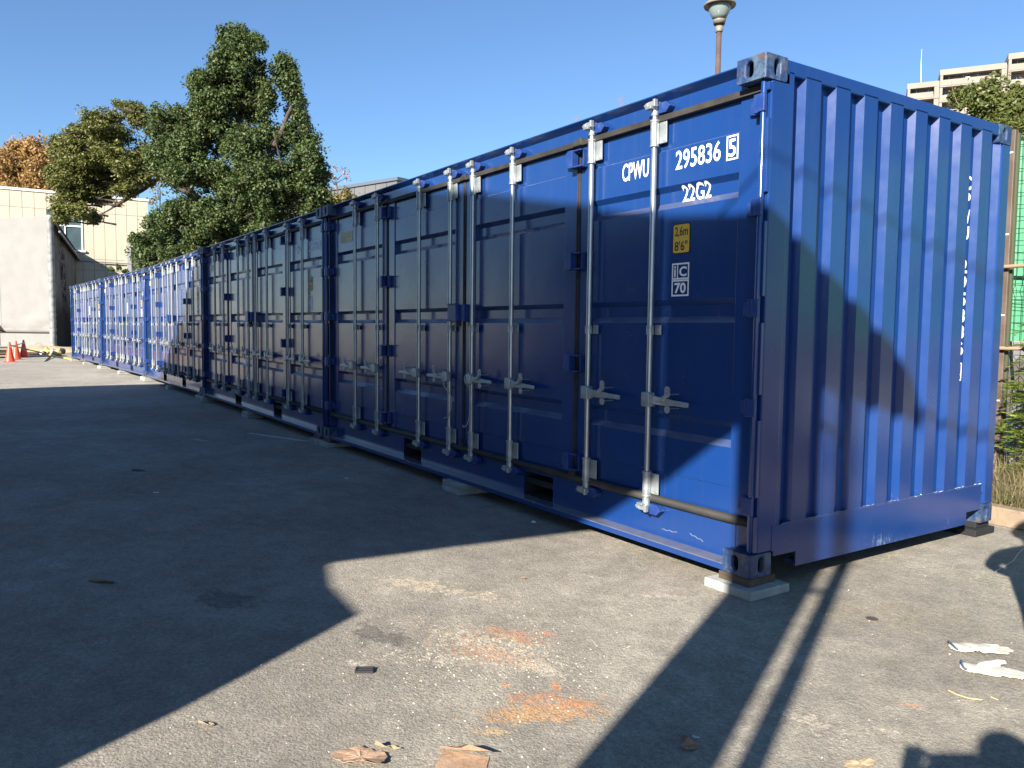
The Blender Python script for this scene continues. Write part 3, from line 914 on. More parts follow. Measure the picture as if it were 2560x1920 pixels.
wp(MB().cyl(sw(.236, s0 - .1, zz(.17)), sw(.33, s0 - .1, zz(.19)), .02, n=8).cyl(sw(.236, s0 - .1, zz(1.13)), sw(.33, s0 - .1, zz(1.13)), .02, n=8).build('bracket_arm', M['steel']), cr_)
wp(MB().tube([sw(.69, s0 - .1, zz(1.57)), sw(.83, s0 - .1, zz(1.61)), sw(.96, s0 - .1, zz(1.665)), sw(1.12, s0 - .1, zz(1.75)), sw(2.4, s0 - .1, zz(2.6)), sw(4.5, s0 - .1, zz(4.3))], .018, 6).build('wire_rope', M['steel']), cr_)
wp(MB().tube([sw(-.3, s0 - .1, zz(2.1)), sw(.03, s0 - .1, zz(2.29)), sw(.24, s0 - .1, zz(2.38)), sw(.6, s0 - .1, zz(2.54)), sw(4.5, s0 - .1, zz(4.4))], .010, 6).build('wire_rope', M['steel']), cr_)

sd = empty('reflection_shed', (-21, -14, 0), 0, 'added long dark brown shed, unseen behind the left of the photographer, darkening the door reflections', 'shed')  # added out of view so the near doors reflect something dark
M['brownclad'] = simple('dark_brown_cladding', (.085, .070, .060), .6, c2=(.06, .052, .045), sc=2)
for k in range(11): MB().box(-.9 + k * .9, -.9 + k * .9 + .88, .40, .45, 0, 4.6).build('wall_panel', M['brownclad'], sd)
MB().box(-.95, 9.0, -6, .39, 0, 4.6).build('wall_core', M['brownclad'], sd)
MB().box(-1.1, 9.15, -6.2, .60, 4.6, 4.8).build('roof', M['roofing'], sd)

# ================================================================== white tent warehouse
def up(p, z): return Vector((p.x, p.y, z))
tA, tB = at(141, 877, 40.2), at(-420, 862, 48.0)
tC = at(196, 870, 58.0)
H1 = 6.78
tent = empty('tent_warehouse', up(tA, 0), 0, 'white fabric tent warehouse with a black mould stained side wall, left of the container row', 'tent warehouse')
inv = Matrix.Translation(-tent.location)
def tp(o, par=tent, iv=None):
    o.parent = par; o.matrix_parent_inverse = Matrix.Translation(-par.location); return o
dF = (tB - tA); dF.z = 0; LF = dF.length; dF.normalize()
nF = Vector((-dF.y, dF.x, 0)) * -1
if nF.dot(CAM - tA) < 0: nF = -nF
dS = (tC - tA); dS.z = 0; LS = dS.length; dS.normalize()
# front cloth: grid with slack near the hem and seams every 5 m
mb = MB(); nx, nz = 60, 24
V = []
for j in range(nz + 1):
    for i in range(nx + 1):
        t, z = i / nx * LF, .95 + (H1 - .95) * j / nz
        sag = .05 * math.sin(t * 1.3) * math.sin(z * .9) * .3
        if j < 4: sag += (.10 * math.sin(t * 2.1 + z * 3) + .06 * math.sin(t * .7 + z * 9)) * (4 - j) / 4
        V.append(up(tA + dF * t + nF * (.05 + sag), z + .1 * (t / LF) * (z / H1)))
F = [(j * (nx + 1) + i, j * (nx + 1) + i + 1, (j + 1) * (nx + 1) + i + 1, (j + 1) * (nx + 1) + i) for j in range(nz) for i in range(nx)]
tp(mb.add(V, F).build('front_sheet', M['tarp'], smooth=True))
mb = MB()
V = [up(tA + nF * -.02, -.0), up(tA + dF * LF + nF * -.02, 0), up(tA + dF * LF + nF * -.02, 1.3), up(tA + nF * -.02, 1.3)]
tp(mb.add(V, [(0, 1, 2, 3)]).build('base_sheet', M['tarp']))
tp(MB().tube([up(tA + nF * .09, .96), up(tA + dF * LF + nF * .09, .92)], .05, 6).build('hem_rope', simple('dark_hem_rope', (.13, .11, .1), .8)))  # dark brown tube along the hem
mb = MB()
for k in range(46):
    z0, z1 = .02 + k * H1 / 46, .02 + (k + 1) * H1 / 46
tp(MB().tube([up(tA + nF * (.06 + .015 * math.sin(k * 1.9)) + dF * (.12 + .015 * math.sin(k * 2.7)), .05 + (H1 - .03) * k / 60) for k in range(61)], .15, 10).build('laced_edge', simple('laced_fabric_edge', (.22, .23, .22), .6, c2=(.14, .15, .15), sc=3, lo=.4, hi=.6), smooth=True))
for t in (4.1, 9.2, 14.2):
    tp(MB().tube([up(tA + dF * t + nF * .085, 1.2), up(tA + dF * t + nF * .085, 6.7)], .012, 5).build('seam', simple('fabric_seam', (.5, .5, .48), .7)))


def mould_mat():
    m, n, p = newmat('mould_stained_fabric')
    v = wpos(n)
    base = mixc(n, ramp(n, noise(n, .7, 6, .7, v), .35, .7), (.20, .185, .15), (.12, .11, .09))
    mp = N(n, 'ShaderNodeMapping'); mp.inputs['Scale'].default_value = (.5, 1, 1.4); n.links.new(v, mp.inputs[0])
    sp = N(n, 'ShaderNodeSeparateXYZ'); n.links.new(v, sp.inputs[0])
    a = ramp(n, noise(n, 1.6, 8, .85, mp.outputs[0]), .46, .54)
    # mould runs in a vertical band that starts near the front corner
    d = mth(n, 'ABSOLUTE', mth(n, 'ADD', mth(n, 'ADD', sp.outputs[0], 48.5), mth(n, 'MULTIPLY', mth(n, 'SUBTRACT', 6.5, sp.outputs[2]), .6)))
    band = ramp(n, d, 3.2, 1.2)
    c = mixc(n, mth(n, 'MULTIPLY', a, band), base, (.012, .012, .010))
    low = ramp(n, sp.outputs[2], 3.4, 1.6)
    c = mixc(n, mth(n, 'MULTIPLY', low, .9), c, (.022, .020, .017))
    n.links.new(c, p.inputs['Base Color']); p.inputs['Roughness'].default_value = 1; p.inputs['Specular IOR Level'].default_value = .05
    return m


M['mould'] = mould_mat()
tp(MB().add([up(tA, 0), up(tA + dS * LS, 0), up(tA + dS * LS, H1 - .5), up(tA, H1 - .5)], [(0, 1, 2, 3)]).build('side_sheet', M['mould']))
rdir = Vector((0, 1, 0)) * -1
q = tA + dF * LF * .5
tp(MB().add([up(tA + Vector((0, .25, 0)), H1 - .75), up(tC + Vector((0, .25, 0)), H1 - .75), up(tC - Vector((0, .4, 0)), H1 + .05), up(tA - Vector((0, .4, 0)) * 0, H1 + .08)], [(0, 1, 2, 3)]).build('eave_flap', M['mould']))
tp(MB().tube([up(tA + Vector((0, .28, 0)), H1 - .78), up(tC + Vector((0, .28, 0)), H1 - .78)], .06, 6).build('eave_pipe', M['steel']))
rb = tB + (tC - tA)
tp(MB().add([up(tA, H1), up(tB, H1 + .12), up(rb, H1 + .1), up(tC, H1)], [(0, 1, 2, 3)]).build('roof_sheet', M['tarp']))
tp(MB().box(tA.x - 6.2, tA.x - 4.8, tA.y + .12, tA.y + .2, 1.6, 3.6).build('vent_frame', M['dark']))

# ================================================================== cream building behind
M['cream'] = simple('cream_cladding', (.50, .432, .325), .65, c2=(.48, .412, .31), sc=.4)
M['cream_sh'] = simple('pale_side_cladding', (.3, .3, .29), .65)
M['glass'] = simple('dark_window_glass', (.05, .08, .085), .12, c2=(.12, .17, .17), sc=.5)
M['whitem'] = simple('white_trim', (.74, .74, .72), .5)
a0, a1 = at(2, 800, 55), at(375, 800, 60)
dC = a1 - a0; dC.z = 0; LC = dC.length; dC.normalize()
nC = Vector((dC.y, -dC.x, 0))
if nC.dot(CAM - a0) < 0: nC = -nC
HB = 10.6
cb_ = empty('cream_building', up(a0, 0), 0, 'cream panel clad building with a white roof edge, standing behind the white tent', 'building')
def cp(u, d, z): return a0 * 1 + dC * u + nC * d + Vector((0, 0, z - a0.z))
def cbox(name, u0, u1, d0, d1, z0, z1, m, par=None, **k):
    V = [cp(u, d, z) for z in (z0, z1) for u, d in ((u0, d0), (u1, d0), (u1, d1), (u0, d1))]
    o = MB().add(V, [(0, 3, 2, 1), (4, 5, 6, 7), (0, 1, 5, 4), (1, 2, 6, 5), (2, 3, 7, 6), (3, 0, 4, 7)]).build(name, m, None, **k)
    par = par or cb_
    o.parent = par
    if par.type == 'EMPTY': o.matrix_parent_inverse = Matrix.Translation(-par.location)
    return o
# window strip between u=3.6..6.2: panels elsewhere
pw = LC / 13.0
zs = [0, 2.2, 5.3, 6.1, 9.45, HB]
for k in range(13):
    u0, u1 = k * pw + .012, (k + 1) * pw - .012
    for j in range(5):
        z0, z1 = zs[j] + .012, zs[j + 1] - .012
        if j == 3 and 3 < (k + .5) * pw < 5.15:
            cbox('cladding_panel', u0, u1, 0, .05, z0, 6.55, M['cream']); continue
        cbox('cladding_panel', u0, u1, 0, .05, z0, z1, M['cream'])
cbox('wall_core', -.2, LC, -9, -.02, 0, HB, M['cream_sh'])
cbox('roof_edge', -.2, LC + .08, -9.1, .12, HB, HB + .16, M['whitem'])
cbox('window', 2.95, 5.05, -.01, .03, 8.45, 9.43, M['glass'])
cbox('window', 2.95, 5.05, -.01, .03, 6.7, 8.32, M['glass'])
cbox('window_frame', 2.9, 5.1, .0, .10, 8.33, 8.44, M['whitem'])
cbox('window_frame', 5.06, 5.15, .0, .10, 6.6, 9.43, M['whitem'])
cbox('window_frame', 4.0, 4.07, .035, .09, 6.7, 8.32, M['whitem'])
cbox('window_sill', 2.9, 5.3, .0, .18, 6.56, 6.69, M['whitem'])
o = MB().tube([cp(0, .2, 6.02), cp(LC * 1.0, .2, 5.86)], .045, 8).build('conduit', M['steel']); o.parent = cb_; o.matrix_parent_inverse = Matrix.Translation(-cb_.location)
o = MB().tube([cp(6.3, .2, 5.9), cp(6.3, .2, 5.55), cp(6.8, .2, 5.58), cp(6.3, .2, 5.85)], .025, 6).build('conduit_bracket', M['steel']); o.parent = cb_; o.matrix_parent_inverse = Matrix.Translation(-cb_.location)
cbox('wall_shade_box', 8.0, 8.28, .06, .22, 2.5, 7.2, M['cream_sh'])  # grey box standing in for a chimney-shaped shadow on the wall
cbox('side_stair', LC + .3, LC + .8, -3, -1, 0, 9.3, M['steel'])
for i in range(6): cbox('stair_flight', LC + .3, LC + 1.7, -2.6 + i * .1, -2.3 + i * .1, 4 + i * .8, 4.15 + i * .8, M['whitem'])

# ================================================================== grey shed behind the tree
gA, gB = at(700, 500, 52), at(994, 447, 45)
M['gshed'] = simple('grey_standing_seam', (.115, .115, .115), .5, c2=(.10, .10, .105), sc=1)
hg = gB.z
sh = empty('metal_building', up(gB, 0), 0, 'grey standing seam metal building with a dark roof edge, showing over the containers', 'building')
dG = gB - gA; dG.z = 0; LG = dG.length; dG.normalize(); nG = Vector((dG.y, -dG.x, 0))
if nG.dot(CAM - gA) < 0: nG = -nG
def gbox(name, u0, u1, d0, d1, z0, z1, m):
    V = [up(gA, 0) + dG * u + nG * d + Vector((0, 0, z)) for z in (z0, z1) for u, d in ((u0, d0), (u1, d0), (u1, d1), (u0, d1))]
    o = MB().add(V, [(0, 3, 2, 1), (4, 5, 6, 7), (0, 1, 5, 4), (1, 2, 6, 5), (2, 3, 7, 6), (3, 0, 4, 7)]).build(name, m)
    o.parent = sh; o.matrix_parent_inverse = Matrix.Translation(-sh.location); return o
k = 0; u = 0
while u < LG - .05:
    gbox('seam_panel', u + .02, min(u + .92, LG), 0, .05, 0, hg - .1, M['gshed']); u += .94
gbox('wall_core', 0, LG, -10, -.01, 0, hg - .1, M['roofing'])
gbox('roof_edge', -.1, LG + .15, -10.1, .15, hg - .1, hg + .08, simple('dark_roof_edge', (.08, .10, .13), .5))

# ================================================================== apartment tower
M['apt'] = simple('beige_apartment_render', (.215, .183, .150), .7, c2=(.19, .163, .135), sc=.3)
M['apt_in'] = simple('loggia_back_wall', (.22, .19, .16), .8)  # recessed back walls, nearly the same beige as the render
M['aglass'] = simple('apartment_glass', (.10, .13, .15), .15, c2=(.2, .24, .26), sc=.4)
b0 = at(2248, 700, 170)
dA = (CR * 1.0 - CF * .46); dA.z = 0; dA.normalize()
nA = Vector((dA.y, -dA.x, 0))
if nA.dot(CAM - b0) < 0: nA = -nA
apt = empty('apartment_tower', up(b0, 0), 0, 'tall beige apartment block with recessed balconies, far behind the right end of the nearest container', 'apartment building')
def abox(name, u0, u1, d0, d1, z0, z1, m, par=None):
    V = [up(b0, 0) + dA * u + nA * d + Vector((0, 0, z)) for z in (z0, z1) for u, d in ((u0, d0), (u1, d0), (u1, d1), (u0, d1))]
    o = MB().add(V, [(0, 3, 2, 1), (4, 5, 6, 7), (0, 1, 5, 4), (1, 2, 6, 5), (2, 3, 7, 6), (3, 0, 4, 7)]).build(name, m)
    par = par or apt
    o.parent = par
    if par.type == 'EMPTY': o.matrix_parent_inverse = Matrix.Translation(-par.location)
    return o
TOP = at(2248, 220, 170).z
wings = [(0, 5.9, 0, TOP), (5.9, 17.6, 2.2, TOP + 1.5), (17.6, 28.5, 4.2, TOP + 2.6), (28.5, 44, 3.0, TOP + 3.6)]
for u0, u1, dd, top in wings:
    abox('wing_core', u0, u1, -14, dd - 2.0, 0, top - .3, M['apt_in'])
    abox('roof_parapet', u0 - .1, u1 + .1, -14, dd + .1, top - 1.1, top, M['apt'])
    abox('pier', u0, u0 + .5, dd - 2.0, dd + .05, 0, top - 1.1, M['apt'])
    abox('pier', u1 - .9, u1, dd - 2.0, dd + .05, 0, top - 1.1, M['apt'])
    for fl in range(7):
        zf = top - 3.3 - fl * 3.05
        abox('floor_slab', u0, u1, dd - 2.0, dd + .2, zf - .25, zf, M['apt'])
        if fl % 2 == 0 or u0 > 5: abox('balcony_wall', u0 + .2, u0 + (u1 - u0) * (.82 if fl % 2 == 0 else .55), dd - .05, dd + .28, zf, zf + 1.15, M['apt'])
        else: abox('balcony_glass', u0 + .5, u1 - 1, dd, dd + .1, zf, zf + 1.05, M['aglass'])
        n_ = max(1, int((u1 - u0) // 2.6))
        for i in range(n_):
            wu = u0 + .9 + i * (u1 - u0 - 1.4) / n_
            w_ = abox('window', wu, wu + 1.6, dd - 1.98, dd - 1.88, zf + .3, zf + 2.2, M['aglass'])
            abox('frame', wu + .75, wu + .85, dd - 1.87, dd - 1.82, zf + .3, zf + 2.2, M['whitem'], w_)
        if u0 > 5 and fl < 3: abox('ac_unit', u0 + 4.6, u0 + 5.4, dd - 1.5, dd - .9, zf, zf + 1.6, M['whitem'])
am = MB().cyl(at(2302, 250, 172), at(2303, 150, 172), .07, .05, 6).cyl(at(2303, 152, 172), at(2304.5, 122, 172), .035, .02, 5).build('roof_antenna', M['whitem'])
am.parent = apt; am.matrix_parent_inverse = Matrix.Translation(-apt.location)

# ================================================================== lamp post
M['lpole'] = simple('brown_lamp_pole', (.085, .055, .045), .42, c2=(.11, .075, .06), sc=4)
M['lgal'] = simple('beige_lamp_metal', (.20, .17, .13), .45, c2=(.16, .14, .11), sc=12)
def diffuser():
    m, n, p = newmat('milky_lamp_glass')
    p.inputs['Base Color'].default_value = (.25, .31, .30, 1); p.inputs['Roughness'].default_value = .25
    p.inputs['Transmission Weight'].default_value = .35
    return m
lp = at(1797, 100, 13.5)
lz = at(1797, 42, 13.5).z
lamp = empty('street_lamp', up(lp, 0), 0, 'brown street lamp with a conical glass head, standing behind the nearest container', 'street lamp')
zb = at(1797, 80, 13.5).z
def lpart(name, prof, m, n=28):
    o = MB().lathe(prof, (0, 0, zb), n).build(name, m, lamp, smooth=True); return o
MB().cyl((0, 0, 0), (0, 0, zb), .052, .045, 16).build('pole', M['lpole'], lamp, smooth=True)
lpart('collar', [(.0, .0), (.055, -.01), (.062, .0), (.068, .085), (.0, .085)], M['lgal'])
lpart('ballast_ring', [(.0, .086), (.072, .09), (.080, .115), (.092, .120), (.098, .125), (.0, .125)], M['black'])
lpart('lamp_neck', [(.0, .1255), (.092, .126), (.105, .17), (.110, .19), (.0, .19)], M['lgal'])
lpart('gasket_ring', [(.0, .1905), (.106, .191), (.110, .205), (.0, .205)], M['black'])
lpart('diffuser', [(.0, .2055), (.105, .206), (.135, .25), (.165, .31), (.185, .38), (.195, .42), (.0, .42)], diffuser())
lpart('lamp_shade', [(.0, .56), (.09, .555), (.20, .51), (.262, .455), (.270, .435), (.262, .415), (.252, .425), (.19, .421), (.0, .4205)], M['lgal'])

# ================================================================== fence, kerb, planting strip at the right
M['fpost'] = simple('brown_fence_post', (.085, .06, .045), .5, c2=(.12, .09, .07), sc=5)
M['wire'] = simple('green_fence_wire', (.015, .045, .035), .45)
M['kerb'] = simple('tan_kerb_block', (.25, .185, .125), .8, c2=(.2, .15, .105), sc=6, bump=.2, bsc=80)
M['rail'] = simple('tan_timber_rail', (.30, .20, .125), .6, c2=(.25, .17, .11), sc=4)
M['soil'] = simple('dry_soil', (.16, .12, .08), .95, c2=(.09, .075, .05), sc=3, bump=.6, bsc=20)
def sheet_mat():
    m, n, p = newmat('green_shade_sheet')
    v = wpos(n)
    n.links.new(mixc(n, ramp(n, noise(n, 1.6, 5, .6, v), .4, .65), (.05, .24, .12), (.09, .30, .17)), p.inputs['Base Color'])
    p.inputs['Roughness'].default_value = .6
    return m
kL, kR = Vector((-.13, 2.74, 0)), Vector((.055, 2.79, 0))
fd = Vector((.80, .60, 0)).normalized()    # fence heading
kd = Vector((.80, .60, 0)).normalized()
k0 = Vector((-.20, 2.70, 0)) 
kd = (at(2560, 960, 5.44) - at(2483, 960, 5.61)); kd.z = 0; kd.normalize()
kn = Vector((-kd.y, kd.x, 0))
for i in range(-2, 9):
    a_ = k0 + kd * (i * .602)
    V = [a_ + kd * u + kn * d + Vector((0, 0, z)) for z in (0, .13) for u, d in ((0, 0), (.596, 0), (.596, .12), (0, .12))]
    o = MB().add(V, [(0, 3, 2, 1), (4, 5, 6, 7), (0, 1, 5, 4), (1, 2, 6, 5), (2, 3, 7, 6), (3, 0, 4, 7)]).build('kerb', M['kerb'], bevel=.008)
    o['kind'] = 'structure'
g = MB(); a_ = k0 - kd * 16 + kn * .12; b_ = k0 + kd * 14 + kn * .12
V = [a_ + Vector((0, 0, .09)), b_ + Vector((0, 0, .09)), b_ + kn * 30 + Vector((0, 0, .2)), a_ + kn * 30 + Vector((0, 0, .2))]
g.add(V, [(0, 1, 2, 3)]); mark(g.build('soil_bank', M['soil']), kind='structure')
# fence line
f0 = at(2503, 960, 7.0); f0.z = 0
def fp(u, d=0, z=0): return f0 + kd * u + kn * d + Vector((0, 0, z))
fence = empty('mesh_fence', fp(0), 0, 'brown posted green wire mesh fence backed by green sheeting at the right edge', 'fence')
def fpt(o):
    o.parent = fence; o.matrix_parent_inverse = Matrix.Translation(-fence.location); return o
def fbox(name, u0, u1, d0, d1, z0, z1, m, **k):
    V = [fp(u, d, z) for z in (z0, z1) for u, d in ((u0, d0), (u1, d0), (u1, d1), (u0, d1))]
    return fpt(MB().add(V, [(0, 3, 2, 1), (4, 5, 6, 7), (0, 1, 5, 4), (1, 2, 6, 5), (2, 3, 7, 6), (3, 0, 4, 7)]).build(name, m, **k))
FH = 3.10
for u in (0, 2.0, -2.0, -4.0):
    fbox('post', u - .022, u + .022, -.03, .03, .1, FH, M['fpost'], bevel=.004)
    fbox('post_edge', u + .024, u + .042, .0, .03, .1, FH - .03, simple('olive_fence_edge', (.06, .07, .04), .5))
wires = MB()
zs_ = []
z = FH - .05
while z > 2.0: zs_.append(z); z -= .105 if z > 2.2 else .06
zs_ += [1.83, 1.78, 1.70, 1.665, 1.64, 1.61, 1.50, 1.44, 1.16, 1.02, .8, .6, .4]
for z in zs_: fpt(MB().cyl(fp(.06, -.01, z), fp(3.9, -.01, z), .0028, n=5).build('horizontal_wire', M['wire']))
u = .09; k = 0
while u < 2.6:
    pts = [fp(u, -.015, z) for z in (FH, 1.86)] + [fp(u, -.05, 1.8), fp(u, -.015, 1.72), fp(u, -.015, .15)]
    fpt(MB().tube(pts, .0025, 4).build('vertical_wire', M['wire'])); u += .058
ch = []
for k in range(22):
    for j in range(9):
        uu, zz2 = .1 + k * .075 + (j % 2) * .0375, .35 + j * .09
        fpt(MB().tube([fp(uu - .036, .03, zz2), fp(uu, .035, zz2 + .045), fp(uu + .036, .03, zz2 + .088)], .0022, 4).build('chain_link', M['wire'])) if k < 9 else None
        fpt(MB().tube([fp(uu + .036, .03, zz2), fp(uu, .025, zz2 + .045), fp(uu - .036, .03, zz2 + .088)], .0022, 4).build('chain_link', M['wire'])) if k < 9 else None
mb = MB(); V = []; F = []
for i in range(42):
    uu = -.08 + i * .1
    dd = .09 + .03 * math.sin(uu * 9) + .02 * math.sin(uu * 23)
    V += [fp(uu, dd, 1.28), fp(uu, dd * .8, 2.2), fp(uu, dd, 3.02)]
for i in range(41): F += [(3 * i, 3 * i + 3, 3 * i + 4, 3 * i + 1), (3 * i + 1, 3 * i + 4, 3 * i + 5, 3 * i + 2)]
fpt(mb.add(V, F).build('green_sheet', sheet_mat(), smooth=True))
fbox('lower_board', .07, 3.9, .07, .10, .1, .85, M['conc2'])
for z in (2.9, 2.2, 1.5, .75): fbox('post_clip', -.012, .012, -.036, -.031, z, z + .012, M['whitem'])
for zc, lab in ((at(2530, 668, 6.85).z, 'upper tan timber rail tied across the mesh fence'), (at(2530, 873, 6.85).z, 'lower tan timber rail tied across the mesh fence')):
    mark(MB().cyl(fp(-.6, -.07, zc + .0), fp(.26, -.07, zc + .008), .017, n=10).cyl(fp(.20, -.07, zc + .006), fp(3.2, -.07, zc + .03), .024, n=10).build('timber_rail', M['rail'], smooth=False), lab, 'rail', 'timber rails on the fence')

# ================================================================== foliage
def leaf_mat(name, c1, c2, c3, rough=.5, trans=.25):
    m, n, p = newmat(name)
    gi = N(n, 'ShaderNodeNewGeometry')
    r = gi.outputs['Random Per Island']
    c = mixc(n, ramp(n, r, .0, .8), c1, c2)
    c = mixc(n, ramp(n, r, .90, .99), c, c3)
    bigv = ramp(n, noise(n, .9, 3, .6, gi.outputs['Position']), .38, .62)
    c = mixc(n, mth(n, 'MULTIPLY', bigv, .45), c, c2)
    n.links.new(c, p.inputs['Base Color'])
    p.inputs['Roughness'].default_value = rough
    tr = N(n, 'ShaderNodeBsdfTranslucent'); n.links.new(c, tr.inputs[0])
    mx = N(n, 'ShaderNodeMixShader'); mx.inputs[0].default_value = trans
    n.links.new(p.outputs[0], mx.inputs[1]); n.links.new(tr.outputs[0], mx.inputs[2])
    n.links.new(mx.outputs[0], n.nodes['Material Output'].inputs[0])
    return m


def quads_mesh(name, P, A, B):
    """rhombic leaves: centres P, half axes A, B"""
    n = len(P)
    V = np.empty((n, 4, 3)); V[:, 0] = P - A; V[:, 1] = P - B * .9 + A * .1; V[:, 2] = P + A; V[:, 3] = P + B * .9 + A * .1
    me = bpy.data.meshes.new(name)
    me.vertices.add(4 * n); me.vertices.foreach_set('co', V.ravel())
    me.loops.add(4 * n); me.loops.foreach_set('vertex_index', np.arange(4 * n))
    me.polygons.add(n); me.polygons.foreach_set('loop_start', np.arange(n) * 4); me.polygons.foreach_set('loop_total', np.full(n, 4))
    me.update(calc_edges=True)
    return me


def unit(v): return v / np.linalg.norm(v, axis=1, keepdims=True)


def crown_mesh(name, clumps, sub, per, size, upw=.3, subr=.3, flat=1., seed=1, elong=1.8, shell=.55):
    """clumps: (centre, (rx,ry,rz), weight). every clump is filled with small tufts of leaves"""
    r = np.random.default_rng(seed)
    PP, NN = [], []
    for c, rr, w in clumps:
        k = max(3, int(sub * w)); rr = np.array(rr)
        d = unit(r.normal(size=(k, 3)))
        rad_ = (shell + (1 - shell) * r.random((k, 1))) ** .8
        cc = np.array(c) + d * rad_ * rr + r.normal(size=(k, 3)) * .16 * min(1.2, rr.mean())
        for q in cc:
            m_ = int(per * r.uniform(.5, 1.4))
            sr = subr * r.uniform(.55, 1.25)
            dd = unit(r.normal(size=(m_, 3))) * (r.random((m_, 1)) ** .45) * sr
            dd[:, 2] *= flat
            PP.append(q + dd * np.array([1, 1, r.uniform(.8, 1.5)])); NN.append(unit(dd + np.array([0, 0, upw * sr]) + r.normal(size=(m_, 3)) * sr * .45))
    P = np.concatenate(PP); Nn = np.concatenate(NN)
    t = unit(np.cross(Nn, r.normal(size=P.shape)))
    b = np.cross(Nn, t)
    s = size * r.uniform(.6, 1.3, (len(P), 1))
    return quads_mesh(name, P, t * s * elong * .5, b * s * .5)


def branch(mb, p0, p1, r0, r1, bend=.1, n=6, seed=0):
    rr = random.Random(seed)
    p0, p1 = Vector(p0), Vector(p1); L = (p1 - p0).length
    off = Vector((rr.uniform(-1, 1), rr.uniform(-1, 1), rr.uniform(-.4, 1))) * L * bend
    pts = []
    for k in range(7):
        t = k / 6
        pts.append(p0.lerp(p1, t) + off * (4 * t * (1 - t)) * .5 + Vector((rr.uniform(-1, 1), rr.uniform(-1, 1), rr.uniform(-1, 1))) * L * .015)
    mb.tube(pts, r0, n, r1)
    return pts


M['bark'] = simple('grey_brown_bark', (.075, .058, .045), .9, c2=(.045, .036, .03), sc=3, bump=.5, bsc=15)
M['leaf_big'] = leaf_mat('broadleaf_green', (.032, .062, .018), (.080, .115, .030), (.15, .12, .03), .58, .3)
M['leaf_pine'] = leaf_mat('yellowish_pine_green', (.075, .092, .022), (.150, .158, .040), (.15, .10, .04), .5, .25)
M['leaf_or'] = leaf_mat('autumn_orange', (.30, .15, .05), (.28, .18, .06), (.16, .16, .06), .6, .3)

# --- big evergreen
TD = 28.0
def ec(px, py, rx, ry, w=1., d=TD, dep=.7):
    c = at(px, py, d); k = d / FPX
    return (tuple(c), (rx * k, ((rx + ry) / 2) * k * dep + .2, ry * k), w)
big = [(575, 110, 32, 36, .8), (606, 118, 42, 46, 1), (560, 165, 36, 34, .9), (560, 205, 50, 40, 1.2), (625, 195, 55, 48, 1.4), (645, 262, 44, 46, 1.1), (600, 262, 62, 42, 1.3), (520, 262, 42, 46, 1), (505, 215, 26, 34, .6),
       (708, 168, 13, 24, .4), (722, 210, 18, 30, .5), (738, 262, 13, 44, .5), (748, 340, 22, 50, .7), (690, 352, 50, 48, 1.4), (608, 368, 62, 48, 1.5), (545, 332, 46, 40, 1), (500, 340, 46, 36, .9), (430, 292, 44, 22, .45), (470, 312, 40, 24, .5),
       (425, 368, 42, 26, .6), (470, 385, 48, 30, .9), (772, 400, 34, 56, 1.1), (720, 450, 70, 54, 2), (640, 450, 76, 60, 2.2), (560, 450, 62, 50, 1.6), (505, 440, 46, 36, 1), (772, 500, 44, 52, 1.3), (700, 545, 76, 54, 2), (610, 545, 76, 54, 2), (535, 545, 62, 44, 1.4),
       (478, 525, 48, 34, 1), (440, 545, 38, 28, .8), (470, 590, 66, 36, 1.4), (400, 560, 22, 18, .5), (440, 640, 64, 30, 1.4), (372, 598, 30, 14, .5), (365, 640, 30, 16, .5), (480, 350, 40, 30, .8), (415, 325, 36, 18, .5), (450, 440, 50, 32, 1), (520, 290, 40, 40, .9), (405, 400, 36, 26, .6), (790, 450, 24, 50, .7), (560, 610, 86, 44, 2), (660, 600, 70, 36, 1.4), (800, 508, 22, 22, .5), (370, 668, 26, 14, .5)]
trunk_base = at(615, 900, TD + 1.2); trunk_base.z = 0
tree = empty('evergreen_tree', trunk_base, 0, 'tall dense dark green evergreen with two pointed tops rising behind the second and third containers', 'tree')
def adopt(o, par):
    o.parent = par; o.matrix_parent_inverse = Matrix.Translation(-par.location); return o
cl_ = [ec(a, b, c * 1.0, d * 1.0, w, TD + random.uniform(-.9, .9)) for a, b, c, d, w in big]
for a, b, c, d, w in big:
    for q in range(5):
        t = random.uniform(0, 6.28)
        cl_.append(ec(a + math.cos(t) * c * 1.02, b - abs(math.sin(t)) * d * 1.05 + random.uniform(0, .5) * d, random.uniform(5, 9), random.uniform(9, 20), .10, TD + random.uniform(-1, .6), .3))
me = crown_mesh('crown', cl_, 88, 40, .068, .45, .21, .95, 3, 1.5, .30)
adopt(link('crown', me, M['leaf_big']), tree)
mb = MB()
tt = at(600, 500, TD + .5)
branch(mb, trunk_base, tt, .42, .26, .03, 9, 1); branch(mb, tt, at(590, 240, TD + .2), .24, .08, .05, 7, 2); branch(mb, at(590, 240, TD + .2), at(600, 95, TD), .08, .02, .05, 5, 3)
branch(mb, at(650, 480, TD), at(738, 250, TD - .2), .16, .06, .05, 6, 4); branch(mb, at(738, 250, TD - .2), at(712, 145, TD), .06, .015, .05, 5, 5)
branch(mb, at(708, 440, TD - 1.0), at(682, 328, TD - 1.7), .035, .02, .05, 6, 6)
adopt(mb.build('trunk', M['bark'], smooth=True), tree)
mb = MB()
for i, (a, b, c, d, w) in enumerate(big):
    t = min(1, max(0, (560 - b) / 460)); s_ = at(612 - 12 * t, b + 60, TD + .4)
    branch(mb, s_, at(a + c * .4 * (1 if a > 600 else -1), b - d * .4, TD - .3), .035, .010, .12, 5, 20 + i)
    for q in range(3): branch(mb, at(a, b, TD), at(a + random.uniform(-1, 1) * c, b - random.uniform(.1, 1) * d, TD - 1.0), .02, .006, .12, 4, 200 + i * 3 + q)
